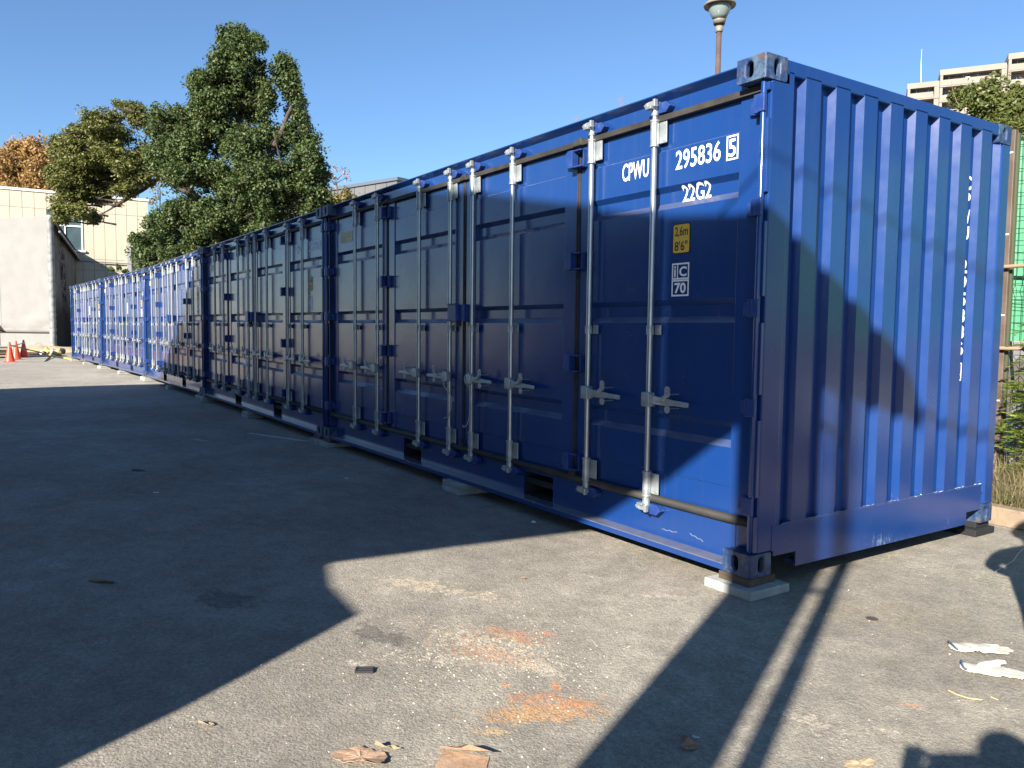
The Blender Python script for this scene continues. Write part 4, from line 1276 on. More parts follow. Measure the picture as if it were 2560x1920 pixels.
adopt(mb.build('branches', M['bark'], smooth=True), tree)

# --- layered pine-like tree, its limb leaning left out of the evergreen
pine = [(325, 272, 42, 12), (375, 302, 22, 12), (255, 302, 52, 16), (205, 335, 50, 16), (285, 340, 52, 14), (240, 360, 56, 14), (160, 352, 30, 13), (195, 385, 58, 16), (280, 388, 56, 14), (365, 385, 48, 14), (430, 400, 36, 13), (158, 420, 36, 16), (240, 425, 60, 15),
        (315, 420, 44, 13), (395, 415, 40, 13), (150, 452, 28, 15), (205, 470, 50, 18), (290, 458, 50, 14), (350, 448, 36, 12), (168, 500, 36, 18), (245, 492, 46, 15), (315, 476, 34, 11), (195, 525, 38, 15), (155, 545, 14, 10), (232, 545, 24, 9), (345, 300, 26, 12), (225, 402, 40, 12), (245, 325, 40, 14), (185, 368, 34, 14), (260, 370, 50, 14), (170, 405, 34, 14), (225, 447, 60, 14), (180, 485, 40, 14), (140, 378, 16, 14), (134, 430, 18, 14), (150, 520, 20, 14), (330, 432, 36, 10)]
PD = 31.0
pb = at(505, 900, PD + 2.5); pb.z = 0
ptree = empty('spreading_pine', pb, 0, 'spreading yellow green tree with layered foliage pads leaning left over the white tent', 'tree')
cl_ = [(tuple(at(a, b, PD + random.uniform(-1.2, 1.2))), (c * PD / FPX * 1.15, c * PD / FPX * .9, d * PD / FPX * 1.15), c / 40) for a, b, c, d in pine]
me = crown_mesh('crown', cl_, 62, 50, .064, .9, .30, .5, 9, 1.9, .1)
adopt(link('crown', me, M['leaf_pine']), ptree)
mb = MB()
P0, P1, P2 = at(505, 520, PD + 1.5), at(478, 484, PD), at(395, 438, PD)
branch(mb, pb, P0, .3, .24, .03, 8, 50); branch(mb, P0, P1, .24, .2, .03, 8, 51); branch(mb, P1, P2, .19, .15, .06, 8, 52)
branch(mb, P2, at(330, 395, PD), .13, .07, .1, 7, 53); branch(mb, at(330, 395, PD), at(240, 370, PD), .07, .03, .1, 6, 54)
branch(mb, P2, at(360, 350, PD), .09, .04, .1, 6, 55); branch(mb, at(345, 480, PD), at(290, 515, PD), .09, .06, .1, 6, 56); branch(mb, at(400, 442, PD), at(345, 482, PD), .1, .08, .1, 6, 57)
branch(mb, at(290, 515, PD), at(215, 505, PD), .06, .03, .15, 6, 58); branch(mb, at(290, 515, PD), at(240, 545, PD), .05, .02, .15, 6, 59)
for i, (a, b, c, d) in enumerate(pine):
    branch(mb, at(a + (360 - a) * .45, b + 16, PD), at(a, b + 5, PD), .045, .018, .12, 5, 60 + i)
    for q in range(4): branch(mb, at(a + random.uniform(-.3, .3) * c, b + 7, PD - .3), at(a + random.uniform(-1, 1) * c, b - d * .4, PD + random.uniform(-.8, .8)), .018, .006, .15, 4, 300 + 5 * i + q)
adopt(mb.build('trunk', M['bark'], smooth=True), ptree)

# --- autumn trees far left, and thin ones behind
def bg_tree(name, spots, d, m, label, sub=22, per=34, size=.16, sr=.6, seed=4, base=None, w=.3):
    cx = sum(s[0] for s in spots) / len(spots)
    b_ = at(cx if base is None else base, 700, d); b_.z = 0
    t = empty(name, b_, 0, label, 'tree')
    cl_ = [(tuple(at(a, b, d + random.uniform(-1, 1))), (c * d / FPX, c * d / FPX * .8, e * d / FPX), c / 40) for a, b, c, e in spots]
    adopt(link('crown', crown_mesh('crown', cl_, sub, per, size, .2, sr, .8, seed, 1.3, .2), m), t)
    mb = MB(); top = at(cx, min(s[1] for s in spots) + 30, d)
    branch(mb, b_, top, w, w * .25, .03, 7, seed)
    for i, (a, b, c, e) in enumerate(spots):
        branch(mb, at(cx, b + e * 1.5, d), at(a, b, d), w * .3, w * .08, .1, 5, seed * 50 + i)
        for q in range(5): branch(mb, at(a, b + e * .5, d), at(a + random.uniform(-1, 1) * c, b - random.uniform(.2, 1.0) * e, d), w * .1, w * .03, .12, 4, seed * 70 + i * 5 + q)
    adopt(mb.build('trunk', M['bark'], smooth=True), t)
    return t
bg_tree('autumn_tree', [(45, 375, 34, 20), (85, 368, 34, 22), (20, 410, 28, 26), (70, 415, 40, 26), (115, 400, 30, 26), (30, 450, 34, 22), (90, 455, 40, 24), (130, 440, 26, 24), (0, 400, 26, 26), (60, 480, 60, 24), (115, 475, 30, 20), (140, 385, 30, 24), (155, 420, 26, 26), (60, 440, 60, 40), (110, 430, 50, 40), (20, 450, 50, 40)], 72, M['leaf_or'],
        'orange leafed autumn tree behind the cream building at the left edge', 46, 40, .2, .75, 4)
M['leaf_yg'] = leaf_mat('yellowing_green', (.12, .11, .03), (.20, .17, .05), (.22, .11, .04), .6, .3)
M['leaf_pink'] = leaf_mat('dry_pink_leaves', (.34, .20, .15), (.30, .20, .16), (.25, .18, .12), .7, .3)
bg_tree('yellow_green_tree', [(868, 478, 13, 14), (850, 495, 18, 12), (835, 503, 18, 10), (872, 500, 14, 12), (888, 497, 7, 8)], 38, M['leaf_yg'], 'small yellow green tree in front of the grey metal building', 26, 30, .10, .22, 7, w=.1)
bg_tree('bare_tree', [(838, 418, 10, 8), (862, 432, 9, 12), (866, 446, 8, 7), (832, 436, 8, 8), (822, 445, 14, 12), (840, 455, 14, 10)], 40, M['leaf_pink'], 'nearly bare tree with a few dry pinkish leaves right of the tall evergreen', 9, 9, .09, .22, 8, w=.1)
bg_tree('hedge_tree', [(395, 470, 20, 20), (380, 500, 22, 16), (410, 520, 16, 18), (400, 440, 16, 14)], 62, M['leaf_yg'], 'thin yellowish tree seen between the cream building and the evergreen', 12, 16, .16, .5, 12, w=.16)
bg_tree('low_shrub', [(278, 673, 8, 4), (296, 672, 9, 5), (311, 676, 8, 5)], 34, M['leaf_big'], 'low broad leaved shrub peeping over the roof of the fourth container', 10, 12, .14, .12, 14, w=.04)
mb = MB()
tw = empty('leafless_twigs', up(at(1552, 500, 7.5), 0), 0, 'leafless twigs poking up behind the roof of the nearest container', 'shrub')
for i, (x0, y0, x1, y1) in enumerate([(1552, 282, 1548, 238), (1549, 262, 1558, 240), (1550, 255, 1540, 246), (1553, 270, 1562, 252), (1440, 318, 1444, 286), (1441, 305, 1434, 292), (1420, 322, 1416, 306), (1445, 300, 1449, 290), (1390, 330, 1396, 318)]):
    branch(mb, at(x0, y0, 7.5), at(x1, y1, 7.5), .003, .0012, .1, 4, 500 + i)
for i, x in enumerate((1552, 1440, 1420)): branch(mb, up(at(x, 500, 7.5), 0), at(x, 325 if x < 1500 else 285, 7.5), .008, .003, .02, 5, 540 + i)
adopt(mb.build('twigs', simple('red_brown_twig', (.25, .12, .09), .7)), tw)

# --- climbing bush above the fence top, and the conifers
M['leaf_vine'] = leaf_mat('sunlit_vine_green', (.06, .085, .018), (.12, .14, .033), (.20, .17, .045), .5, .35)
vb = up(at(2520, 900, 8.2), 0)
vine = empty('climbing_bush', vb, 0, 'sunlit climbing bush spilling over the top of the mesh fence below the apartment block', 'bush')
cl_ = [(tuple(at(a, b, 8.2 + random.uniform(-.4, .4))), (c * .0042, c * .0040, d * .0042), w) for a, b, c, d, w in
       [(2500, 285, 50, 30, 1.6), (2555, 275, 40, 36, 1.6), (2455, 255, 44, 24, 1.1), (2410, 245, 30, 14, .6), (2540, 235, 26, 14, .5), (2480, 240, 24, 12, .4), (2550, 320, 40, 30, 1.2), (2600, 280, 50, 60, 2), (2600, 360, 60, 60, 1.2), (2500, 330, 50, 30, .8)]]
adopt(link('crown', crown_mesh('crown', cl_, 60, 44, .023, .3, .085, .7, 21, 2.0, .1), M['leaf_vine']), vine)
mb = MB()
for i in range(46):
    x0 = random.uniform(2400, 2600); y0 = random.uniform(250, 320)
    branch(mb, at(x0, y0, 8.2), at(x0 + random.uniform(-40, 50), y0 - random.uniform(5, 75), 8.1), .004, .0015, .4, 4, 600 + i)
for i in range(6): branch(mb, vb + Vector((i * .15 - .3, .1 * i, 0)), at(2470 + i * 26, 300, 8.2), .02, .008, .05, 5, 660 + i)
adopt(mb.build('stems', simple('vine_stem', (.30, .24, .14), .8)), vine)
mb = None
cl_ = [(tuple(at(a, b, 8.1)), (.10, .1, .07), 1) for a, b in ((2425, 232), (2440, 215), (2476, 205), (2500, 202), (2520, 240), (2462, 228), (2485, 215))]
adopt(link('tendril_leaves', crown_mesh('tendril_leaves', cl_, 8, 8, .024, .2, .06, .7, 22, 2.4, .1), M['leaf_vine']), vine)

M['leaf_con'] = leaf_mat('lime_conifer', (.16, .24, .03), (.26, .32, .05), (.30, .28, .08), .55, .4)
def spray_bush(name, base, spots, label, seed, k=44):
    r = np.random.default_rng(seed); PP, AA, BB = [], [], []
    e = empty(name, base, 0, label, 'bush')
    for (c, L, n_) in spots:
        c = np.array(c)
        for j in range(n_):
            az = r.uniform(0, 2 * np.pi); d = np.array([math.cos(az), math.sin(az), r.uniform(-.15, .45)]); d /= np.linalg.norm(d)
            side = np.cross(d, [0, 0, 1]); side /= np.linalg.norm(side); nrm = np.cross(side, d)
            l_ = L * r.uniform(.5, 1.1)
            for q in range(k):
                t = q / k; s = (1 if q % 2 else -1) * (1 - t) * .42 * l_ * r.uniform(.3, 1)
                p_ = c + d * l_ * t + side * s * .8 + nrm * (-.25 * l_ * t * t + r.normal() * .004) + d * abs(s) * .5
                a_ = (side * (1 if q % 2 else -1) * .8 + d) * .016; b_ = np.cross(nrm, a_) * .33
                PP.append(p_); AA.append(a_ * r.uniform(.7, 1.5)); BB.append(b_ + r.normal(size=3) * .0015)
    adopt(link('foliage', quads_mesh('foliage', np.array(PP), np.array(AA), np.array(BB)), M['leaf_con']), e)
    mbb = MB(); tp_ = max(s[0][2] for s in spots)
    branch(mbb, base, Vector((base.x, base.y, tp_)), .02, .006, .02, 6, seed)
    for (c, L, n_) in spots: branch(mbb, Vector((base.x, base.y, max(.1, c[2] - .1))), Vector(c), .006, .003, .1, 4, seed)
    adopt(mbb.build('stem', M['bark']), e)
bb = up(at(2590, 1150, 6.3), .1)
spots = []
for z in np.arange(.25, 1.62, .085):
    rr = .36 * (1.75 - z) / 1.5 + .06
    for a in range(5):
        t = random.uniform(0, 6.28); spots.append(((bb.x + math.cos(t) * rr * .35, bb.y + math.sin(t) * rr * .35, z + random.uniform(-.03, .03)), rr * 1.05, 3))
spray_bush('conifer_bush', bb, spots, 'lime green conifer bush with feathery sprays in front of the mesh fence', 31)
bb = up(at(2640, 1150, 7.0), .1); spots = [((bb.x + random.uniform(-.2, .2), bb.y + random.uniform(-.2, .2), z), .4, 3) for z in np.arange(.3, 1.5, .12) for _ in range(2)]
spray_bush('conifer_bush', bb, spots, 'second conifer bush further right along the fence, half out of the picture', 32, 30)

# --- dry grass on the bank
def blades(name, n, u_rng, d_rng, h, seed, m, kind='stuff', lean=.8):
    r = np.random.default_rng(seed)
    u = r.uniform(*u_rng, n); d = r.uniform(*d_rng, n)
    base = np.array(k0)[None] + np.outer(u, np.array(kd)) + np.outer(d, np.array(kn)); base[:, 2] = .10
    hh = r.uniform(.4, 1, n) * h
    az = r.uniform(0, 2 * np.pi, n); ln = r.uniform(.1, 1, n) * lean * hh
    side = np.stack([-np.sin(az), np.cos(az), np.zeros(n)], 1) * r.uniform(.0012, .0032, (n, 1))
    dr = np.stack([np.cos(az), np.sin(az), np.zeros(n)], 1)
    ts = np.array([0, .35, .7, 1.0])
    V = np.zeros((n, 8, 3))
    for i, t in enumerate(ts):
        c = base + dr * (ln * t ** 1.7)[:, None]; c[:, 2] += hh * (t - .45 * t ** 2.5 * ln / np.maximum(hh, .01))
        w = side * (1 - .8 * t)
        V[:, 2 * i] = c - w; V[:, 2 * i + 1] = c + w
    F = np.array([[0, 1, 3, 2], [2, 3, 5, 4], [4, 5, 7, 6]])
    faces = (np.arange(n)[:, None, None] * 8 + F[None]).reshape(-1)
    me = bpy.data.meshes.new(name)
    me.vertices.add(8 * n); me.vertices.foreach_set('co', V.ravel())
    me.loops.add(12 * n); me.loops.foreach_set('vertex_index', faces)
    me.polygons.add(3 * n); me.polygons.foreach_set('loop_start', np.arange(3 * n) * 4); me.polygons.foreach_set('loop_total', np.full(3 * n, 4))
    me.update(calc_edges=True)
    o = link(name, me, m); o['kind'] = kind
    return o
M['straw'] = leaf_mat('dry_straw', (.20, .155, .08), (.30, .24, .135), (.12, .13, .04), .7, .3)
M['gweed'] = leaf_mat('weed_green', (.07, .10, .02), (.13, .15, .035), (.2, .18, .07), .6, .3)
mark(blades('dry_grass', 11000, (-.4, 3.2), (.14, 1.6), .40, 41, M['straw'], lean=1.9), 'tangled dry grass between the kerb and the fence', 'grass')
mark(blades('green_weeds', 7000, (-.4, 3.2), (.13, 1.6), .20, 42, M['gweed'], lean=1.2), 'low green weeds along the kerb', 'weeds')

# ================================================================== cones, barrier bar, timber, debris
M['cone'] = simple('orange_red_cone_plastic', (.80, .075, .03), .45, c2=(.72, .07, .035), sc=4)
def gpt(px, py):
    d = at(px, py, 1) - CAM
    q_ = CAM + d * (-CAM.z / d.z); return Vector((q_.x, q_.y, 0))
cone0 = None
for i, (px, py, lab) in enumerate([(25, 905, 'nearest and leftmost of the three orange traffic cones by the white tent'), (41, 898.5, 'middle one of the three orange traffic cones by the white tent'), (60, 893, 'farthest and rightmost of the three orange traffic cones')]):
    b_ = gpt(px, py)
    if cone0 is None:
        cone0 = empty('traffic_cone', b_, 0, lab, 'traffic cone', 'traffic cones by the tent')
        MB().lathe([(.165, .02), (.150, .06), (.034, .66), (.030, .70), (.0, .70)], n=24).build('cone_body', M['cone'], cone0, smooth=True)
        MB().box(-.2, .2, -.2, .2, 0, .022).build('cone_base', M['cone'], cone0, bevel=.006)
    else:
        c = copy_tree(cone0); c.location = b_; c.rotation_euler = (0, 0, .3 * i); c['label'] = lab
def stripe_mat():
    m, n, p = newmat('yellow_black_stripes')
    w = N(n, 'ShaderNodeTexWave'); w.inputs['Scale'].default_value = .55; w.bands_direction = 'Y'
    n.links.new(wpos(n), w.inputs[0])
    n.links.new(mixc(n, ramp(n, w.outputs['Fac'], .48, .52), (.62, .36, .04), (.02, .02, .02)), p.inputs['Base Color'])
    return m
SM = stripe_mat()
p0, p1 = gpt(60, 893) + Vector((0, 0, .56)), gpt(112, 886) + Vector((0, 0, .05))
mark(MB().cyl(at(28, 864, 27.6), at(112, 884, 33.0), .028, n=8).build('barrier_bar', SM), 'yellow and black striped bar sloping from the cones down to the ground', 'barrier bar')
mark(MB().cyl(at(118, 886, 33), at(186, 900.5, 29.2), .028, n=8).build('barrier_bar', SM), 'yellow and black striped bar lying on the ground by the farthest container', 'barrier bar')
mark(MB().cyl(at(27, 866, 27.3), at(62, 857, 31.5), .018, n=8).build('barrier_bar', M['steel']), 'dark bar resting on the tops of the cones', 'barrier bar')
# brown machine / timber stack at the left edge
M['brownw'] = simple('dark_brown_timber', (.055, .03, .022), .8, c2=(.09, .055, .04), sc=4)
M['plank'] = simple('pale_plank', (.34, .26, .16), .8, c2=(.26, .2, .13), sc=4, stretch=(1, 6, 6))
b_ = gpt(0, 893)
st = empty('timber_stack', b_, rad(4), 'dark brown timber crate on a stack of planks at the left edge beside the cones', 'timber stack')
for k in range(3): MB().box(-.9, .9, -1.6, .32, .05 + k * .14, .05 + k * .14 + .07).build('plank_layer', M['plank'] if k != 1 else M['brownw'], st)
MB().box(-.9, .9, -1.6, -.04, .47, 1.28).build('crate', M['brownw'], st, bevel=.02)
MB().prism([(-1.6, 1.282), (-.12, 1.282), (-.04, 1.1), (.18, 1.0), (.1, 1.08), (-.1, 1.36), (-1.6, 1.36)], 'x', -.95, .95).build('crate_lid', M['brownw'], st)
for y in (-.35, -.75, -1.2): MB().box(.905, .95, y - .04, y + .04, .45, 1.25).build('batten', M['plank'], st)
# debris between cones and container
rr = random.Random(5)
def rock(name, p, sx, sy, sz, m, lab, cat, grp=None, seed=0):
    r = random.Random(seed)
    bm = bmesh.new(); bmesh.ops.create_icosphere(bm, subdivisions=2, radius=1)
    for v in bm.verts: v.co *= r.uniform(.72, 1.15)
    me = bpy.data.meshes.new(name); bm.to_mesh(me); bm.free()
    o = link(name, me, m); o.location = p; o.scale = (sx, sy, sz); o.rotation_euler = (0, 0, r.uniform(0, 3))
    return mark(o, lab, cat, grp)
M['sand'] = simple('pale_sand', (.42, .33, .20), .9, c2=(.30, .23, .14), sc=5, bump=.6, bsc=20)
M['blacktarp'] = simple('black_plastic', (.02, .02, .022), .4)
sp_ = gpt(128, 879)
rock('sand_pile', Vector((sp_.x, sp_.y, .02)), 1.6, 1.6, .30, M['sand'], 'low pile of pale sand and rubble at the foot of the white tent corner', 'sand pile', None, 3)
rock('sand_pile', gpt(150, 880) + Vector((0, 0, .02)), 1.1, 1.5, .24, M['sand'], 'low sand heap beside the end of the container row', 'sand pile', None, 4)
for i, (px, py, sx, sy, sz, m, lab) in enumerate([(80, 887, .9, .5, .06, M['brownw'], 'dark flat board among the rubble right of the cones'), (104, 887, .5, .3, .1, M['blacktarp'], 'crumpled black plastic lying in the rubble'),
    (118, 884, .25, .35, .18, M['brassp'], 'yellow bent fitting in the rubble by the tent corner'), (142, 889, .35, .4, .14, M['brassp'], 'yellow lump of fittings nearest the last container'), (133, 886, .3, .3, .16, M['conc'], 'grey broken concrete lump in the rubble'),
    (157, 885, .3, .25, .16, M['blacktarp'], 'dark coiled hose heap close to the last container'), (137, 875, .55, .4, .2, M['plank'], 'pile of pale boards against the white tent corner'), (95, 884, .8, .3, .04, M['plank'], 'pale board lying behind the rightmost cone')]):
    rock('rubble_piece', gpt(px, py) + Vector((0, 0, sz * .7)), sx * .5, sy * .5, sz, m, lab, 'rubble', None, 10 + i)
mark(MB().tube([gpt(108, 884) + Vector((0, 0, .1)), gpt(104, 884) + Vector((0, 0, .42)), gpt(95, 884) + Vector((0, 0, .5)), gpt(88, 884) + Vector((0, 0, .38))], .012, 5).build('bent_wire', M['steel']), 'thin bent wire springing out of the rubble before the tent', 'wire')

# ================================================================== litter on the yard
M['leafb'] = simple('dry_brown_leaf', (.26, .15, .085), .8, c2=(.34, .22, .13), sc=30, bump=.5, bsc=60)
M['paper'] = simple('brown_torn_paper', (.36, .24, .16), .8, c2=(.27, .17, .11), sc=14, bump=.4, bsc=60)
def crumple(name, c, w, d, m, lab, cat, rz=0., curl=.03, seed=0, outline=None, grp=None, n=12):
    r = random.Random(seed); V = [(0, 0, .006)]; ring = []
    k = 26
    for j in range(1, 4):
        for i in range(k):
            t = 2 * math.pi * i / k
            rr_ = (1 + .16 * math.sin(2 * t + seed) + .07 * math.sin(5 * t + seed * 2) + r.uniform(-.08, .08)) if j == 3 else 1
            x, y = math.cos(t) * w / 2 * j / 3 * rr_, math.sin(t) * d / 2 * j / 3 * rr_
            z = .004 + (j / 3) ** 2 * curl * max(0, math.sin(t * 1.0 + seed)) ** 2 + r.uniform(0, .004)
            V.append((x, y, z))
    F = [(0, 1 + i, 1 + (i + 1) % k) for i in range(k)]
    for j in range(2): F += [(1 + j * k + i, 1 + (j + 1) * k + i, 1 + (j + 1) * k + (i + 1) % k, 1 + j * k + (i + 1) % k) for i in range(k)]
    me = bpy.data.meshes.new(name); me.from_pydata(V, [], F); me.update()
    o = link(name, me, m); so = o.modifiers.new('thick', 'SOLIDIFY'); so.thickness = .0015; so.offset = 1
    o.location = (c.x, c.y, .0015); o.rotation_euler = (0, 0, rz)
    return mark(o, lab, cat, grp)
g1 = gpt(920, 1895)
crumple('fibrous_rag', gpt(900, 1900), .16, .12, M['paper'], 'frayed brown fibrous scrap at the bottom edge, left one of two', 'litter', 1.0, .02, 3)
crumple('fibrous_rag', gpt(968, 1874), .09, .022, M['plank'], 'thin twisted end of the frayed brown scrap', 'litter', .95, .02, 4)
# folded brown sheet: flat flap with a folded-over corner
fs = empty('folded_paper', gpt(1155, 1900), 1.0, 'folded brown cardboard sheet with its upper corner turned over, at the bottom edge', 'cardboard')
V = [(-.09, -.07, .003), (.02, -.09, .003), (.085, .0, .003), (.06, .06, .018), (-.08, .05, .003)]
MB().prism([(-.085, -.06), (-.02, -.095), (.075, -.06), (.085, .015), (-.06, .055)], 'z', .001, .003).build('sheet', M['paper'], fs)
MB().add([(-.075, .060, .004), (.075, .035, .006), (.095, -.005, .030), (.02, .01, .045), (-.02, .0, .040), (-.07, .045, .022)], [(0, 1, 2, 3), (0, 3, 4, 5)]).build('folded_flap', M['paper'], fs)
fs.children[1].modifiers.new('t', 'SOLIDIFY').thickness = .002
crumple('dry_leaf', gpt(1724, 1872), .055, .032, M['leafb'], 'curled brown leaf in the broad shadow near the bottom edge', 'leaf', .9, .02, 6)
crumple('dry_leaf', gpt(1708, 1848), .03, .012, M['leafb'], 'small brown leaf sliver just above the curled leaf', 'leaf', .3, .01, 7)
crumple('pale_chip', gpt(1740, 1849), .025, .012, M['pale_pl'], 'small pale chip beside the curled leaf', 'litter', .2, .005, 8)
crumple('dry_leaf', gpt(1308, 1449), .03, .016, M['leafb'], 'orange brown leaf on the sunlit ground before the nearest container', 'leaf', .2, .01, 9)
crumple('dry_leaf', gpt(515, 1815), .06, .025, M['plank'], 'narrow tan leaf on the sunlit ground at lower left', 'leaf', .9, .014, 10)
crumple('pale_chip', gpt(868, 1198), .05, .03, M['pale_pl'], 'pale flake on the shaded ground before the nearest container', 'litter', .5, .006, 11)
crumple('pale_chip', gpt(1334, 1309), .035, .02, M['pale_pl'], 'white chip near the edge of the shade by the forklift pocket', 'litter', .5, .012, 12)
crumple('pale_chip', gpt(390, 1234), .05, .03, M['pale_pl'], 'pale chip farther out on the shaded asphalt', 'litter', .5, .006, 13)
crumple('paper_scrap', gpt(2150, 1915), .09, .05, M['plank'], 'torn tan scrap cut off by the bottom edge', 'litter', 1.2, .006, 14)
crumple('dark_clod', gpt(255, 1455), .14, .05, M['leafb'], 'flat dark clod on the shaded asphalt at lower left', 'litter', .8, .008, 15)
crumple('dark_clod', gpt(345, 1177), .14, .05, M['blacktarp'], 'dark scrap on the shaded asphalt at mid left', 'litter', .8, .008, 16)
mark(MB().lathe([(0, .002), (.028, .002), (.028, 0)], (gpt(2180, 1547).x, gpt(2180, 1547).y, 0), 18).build('ground_disc', simple('brown_metal_disc', (.07, .05, .04), .5)), 'small round brown disc pressed into the sunlit asphalt', 'disc')
# black plastic clip
cc_ = gpt(912, 1678)
pl = empty('plastic_grate', (cc_.x, cc_.y, 0), rad(58), 'small black slotted plastic piece lying on the sunlit asphalt', 'plastic part')
for i, (a, b, c, d) in enumerate([(-.036, .036, -.022, -.015), (-.036, .036, -.004, .002), (-.036, .036, .015, .022), (-.036, -.030, -.015, .015), (.030, .036, -.015, .015)]):
    MB().box(a, b, c, d, .001, .010).build('slat' if i < 3 else 'rim', simple('black_plastic_grate', (.03, .03, .035), .35) if i == 0 else bpy.data.materials['black_plastic_grate'], pl)
# straw and cord at the right
M['straw1'] = simple('single_straw', (.55, .38, .16), .7)
def on_ground(name, pix, lab, cat, r=.002, m=None, lift=.004):
    return mark(MB().tube([gpt(a, b) + Vector((0, 0, lift)) for a, b in pix], r, 5).build(name, m or M['straw1']), lab, cat)
on_ground('straw', [(2370, 1728), (2390, 1738), (2420, 1748), (2455, 1752)], 'thin yellow straw below the white gloves', 'straw')
on_ground('straw', [(2478, 1745), (2495, 1752)], 'short yellow straw bit right of the longer straw', 'straw')
on_ground('cord', [(2560, 1372), (2545, 1385), (2535, 1402), (2515, 1415), (2500, 1423), (2490, 1430)], 'pale thin cord snaking over the ground into the shadow at the right', 'cord', .004, M['rope'])
# crumbs nobody could count
r_ = np.random.default_rng(77); mbc = MB()
for i in range(450):
    px, py = r_.uniform(-200, 2700), r_.uniform(1060, 2000)
    if r_.random() < .45: px, py = 1200 + r_.normal() * 190, 1650 + r_.normal() * 60
    c = gpt(px, py); s = r_.uniform(.0015, .0045)
    if abs(c.y - 1) < 1.2 and c.x < 0: continue
    mbc.add([(c.x - s, c.y - s * .6, 0), (c.x + s * .8, c.y - s, 0), (c.x + s, c.y + s * .7, 0), (c.x - s * .7, c.y + s, 0), (c.x + .2 * s, c.y, s * 1.1)], [(0, 1, 4), (1, 2, 4), (2, 3, 4), (3, 0, 4)])
mark(mbc.build('grit', simple('pale_grit', (.42, .38, .31), .9)), 'scattered pale grit over the yard', 'grit', kind='stuff')

# ================================================================== gloves
M['glove'] = simple('white_cotton_glove', (.46, .43, .38), .9, c2=(.38, .33, .26), sc=9, bump=.15, bsc=250, lo=.5, hi=.75)
M['cuff'] = simple('navy_cuff_edge', (.05, .08, .15), .8)
def skinned(name, verts, edges, m, parent=None, sub=2, flat=None):
    """verts: (x,y,z,rx,ry)"""
    me = bpy.data.meshes.new(name); me.from_pydata([v[:3] for v in verts], edges, []); me.update()
    o = bpy.data.objects.new(name, me); COL.objects.link(o)
    sk = o.modifiers.new('skin', 'SKIN'); sk.use_smooth_shade = True
    for i, v in enumerate(verts):
        me.skin_vertices[0].data[i].radius = (v[3], v[4] if len(v) > 4 else v[3])
    me.skin_vertices[0].data[0].use_root = True
    ss = o.modifiers.new('sub', 'SUBSURF'); ss.levels = sub; ss.render_levels = sub
    dg = bpy.context.evaluated_depsgraph_get()
    me2 = bpy.data.meshes.new_from_object(o.evaluated_get(dg)); bpy.data.objects.remove(o)
    if flat:
        for v in me2.vertices: flat(v)
    me2.materials.clear()
    return link(name, me2, m, parent, smooth=True)
def glove(loc, rz, lab, caps, fold=None):
    """caps: capsules (x0,y0,x1,y1,r0,r1,height) laid flat; the cloth is puffed up over them"""
    g_ = empty('work_glove', loc, rz, lab, 'work glove', 'white gloves on the ground')
    st_ = .002; xs_ = np.arange(-.03, .26, st_); ys_ = np.arange(-.09, .09, st_)
    Xg, Yg = np.meshgrid(xs_, ys_, indexing='ij')
    Z = np.zeros_like(Xg); ins = np.zeros(Xg.shape, bool)
    for x0, y0, x1, y1, r0, r1, h in caps:
        dx, dy = x1 - x0, y1 - y0; L2 = dx * dx + dy * dy
        t = np.clip(((Xg - x0) * dx + (Yg - y0) * dy) / L2, 0, 1)
        d = np.hypot(Xg - x0 - t * dx, Yg - y0 - t * dy); r = r0 + (r1 - r0) * t
        m_ = d < r
        z = h * np.sqrt(np.clip(1 - (d / r) ** 2, 0, 1)) ** .7 + .0015
        z += .0012 * np.sin(Xg * 90 + Yg * 60) * (1 - t)
        Z = np.where(m_ & (z > Z), z, Z); ins |= m_
    idx = -np.ones(Xg.shape, int); V = []; F = []
    for i, j in zip(*np.nonzero(ins)):
        idx[i, j] = len(V); V.append((Xg[i, j], Yg[i, j], max(.001, Z[i, j])))
    for i in range(len(xs_) - 1):
        for j in range(len(ys_) - 1):
            q = [idx[i, j], idx[i + 1, j], idx[i + 1, j + 1], idx[i, j + 1]]
            if min(q) >= 0: F.append(q)
    me = bpy.data.meshes.new('glove_body'); me.from_pydata(V, [], F); me.update()
    o = link('glove_body', me, M['glove'], g_, smooth=True)
    sm = o.modifiers.new('smooth', 'SMOOTH'); sm.iterations = 6
    so = o.modifiers.new('cloth', 'SOLIDIFY'); so.thickness = .002; so.offset = -1
    g_.scale = (1.13, 1.2, 1.3)
    x0, y0, _, _, r0, _, h = caps[0]
    pts = [(x0 - r0 * .72 * math.cos(t) * .25 - r0 * .62, y0 + r0 * .86 * math.sin(t), .006 + .010 * (1 + math.cos(t)) * .6) for t in [2 * math.pi * i / 24 for i in range(25)]]
    MB().tube(pts, .0032, 6).build('cuff_edge', M['cuff'], g_, smooth=True)
    return g_
PALM = [(.02, 0, .06, 0, .040, .043, .012), (.06, 0, .105, 0, .043, .042, .013)]
G1 = PALM + [(.10, -.029, .170, -.030, .0150, .0125, .010), (.105, -.010, .194, -.010, .0150, .0125, .011), (.105, .010, .190, .011, .0150, .0125, .011), (.10, .029, .166, .033, .0145, .0115, .010), (.06, -.028, .125, -.022, .017, .012, .019)]
G2 = PALM + [(.10, -.028, .168, -.026, .014, .012, .012), (.105, -.010, .190, -.008, .014, .012, .013), (.105, .010, .186, .008, .014, .012, .013), (.10, .026, .165, .020, .013, .011, .012), (.055, .010, .105, .052, .020, .015, .024), (.105, .052, .128, .060, .015, .012, .024)]
ga, gb_ = gpt(2385, 1622), gpt(2525, 1630); glove(up(ga, 0), math.atan2((gb_ - ga).y, (gb_ - ga).x), 'upper of the two white work gloves, fingers pointing right, cuff open', G1)
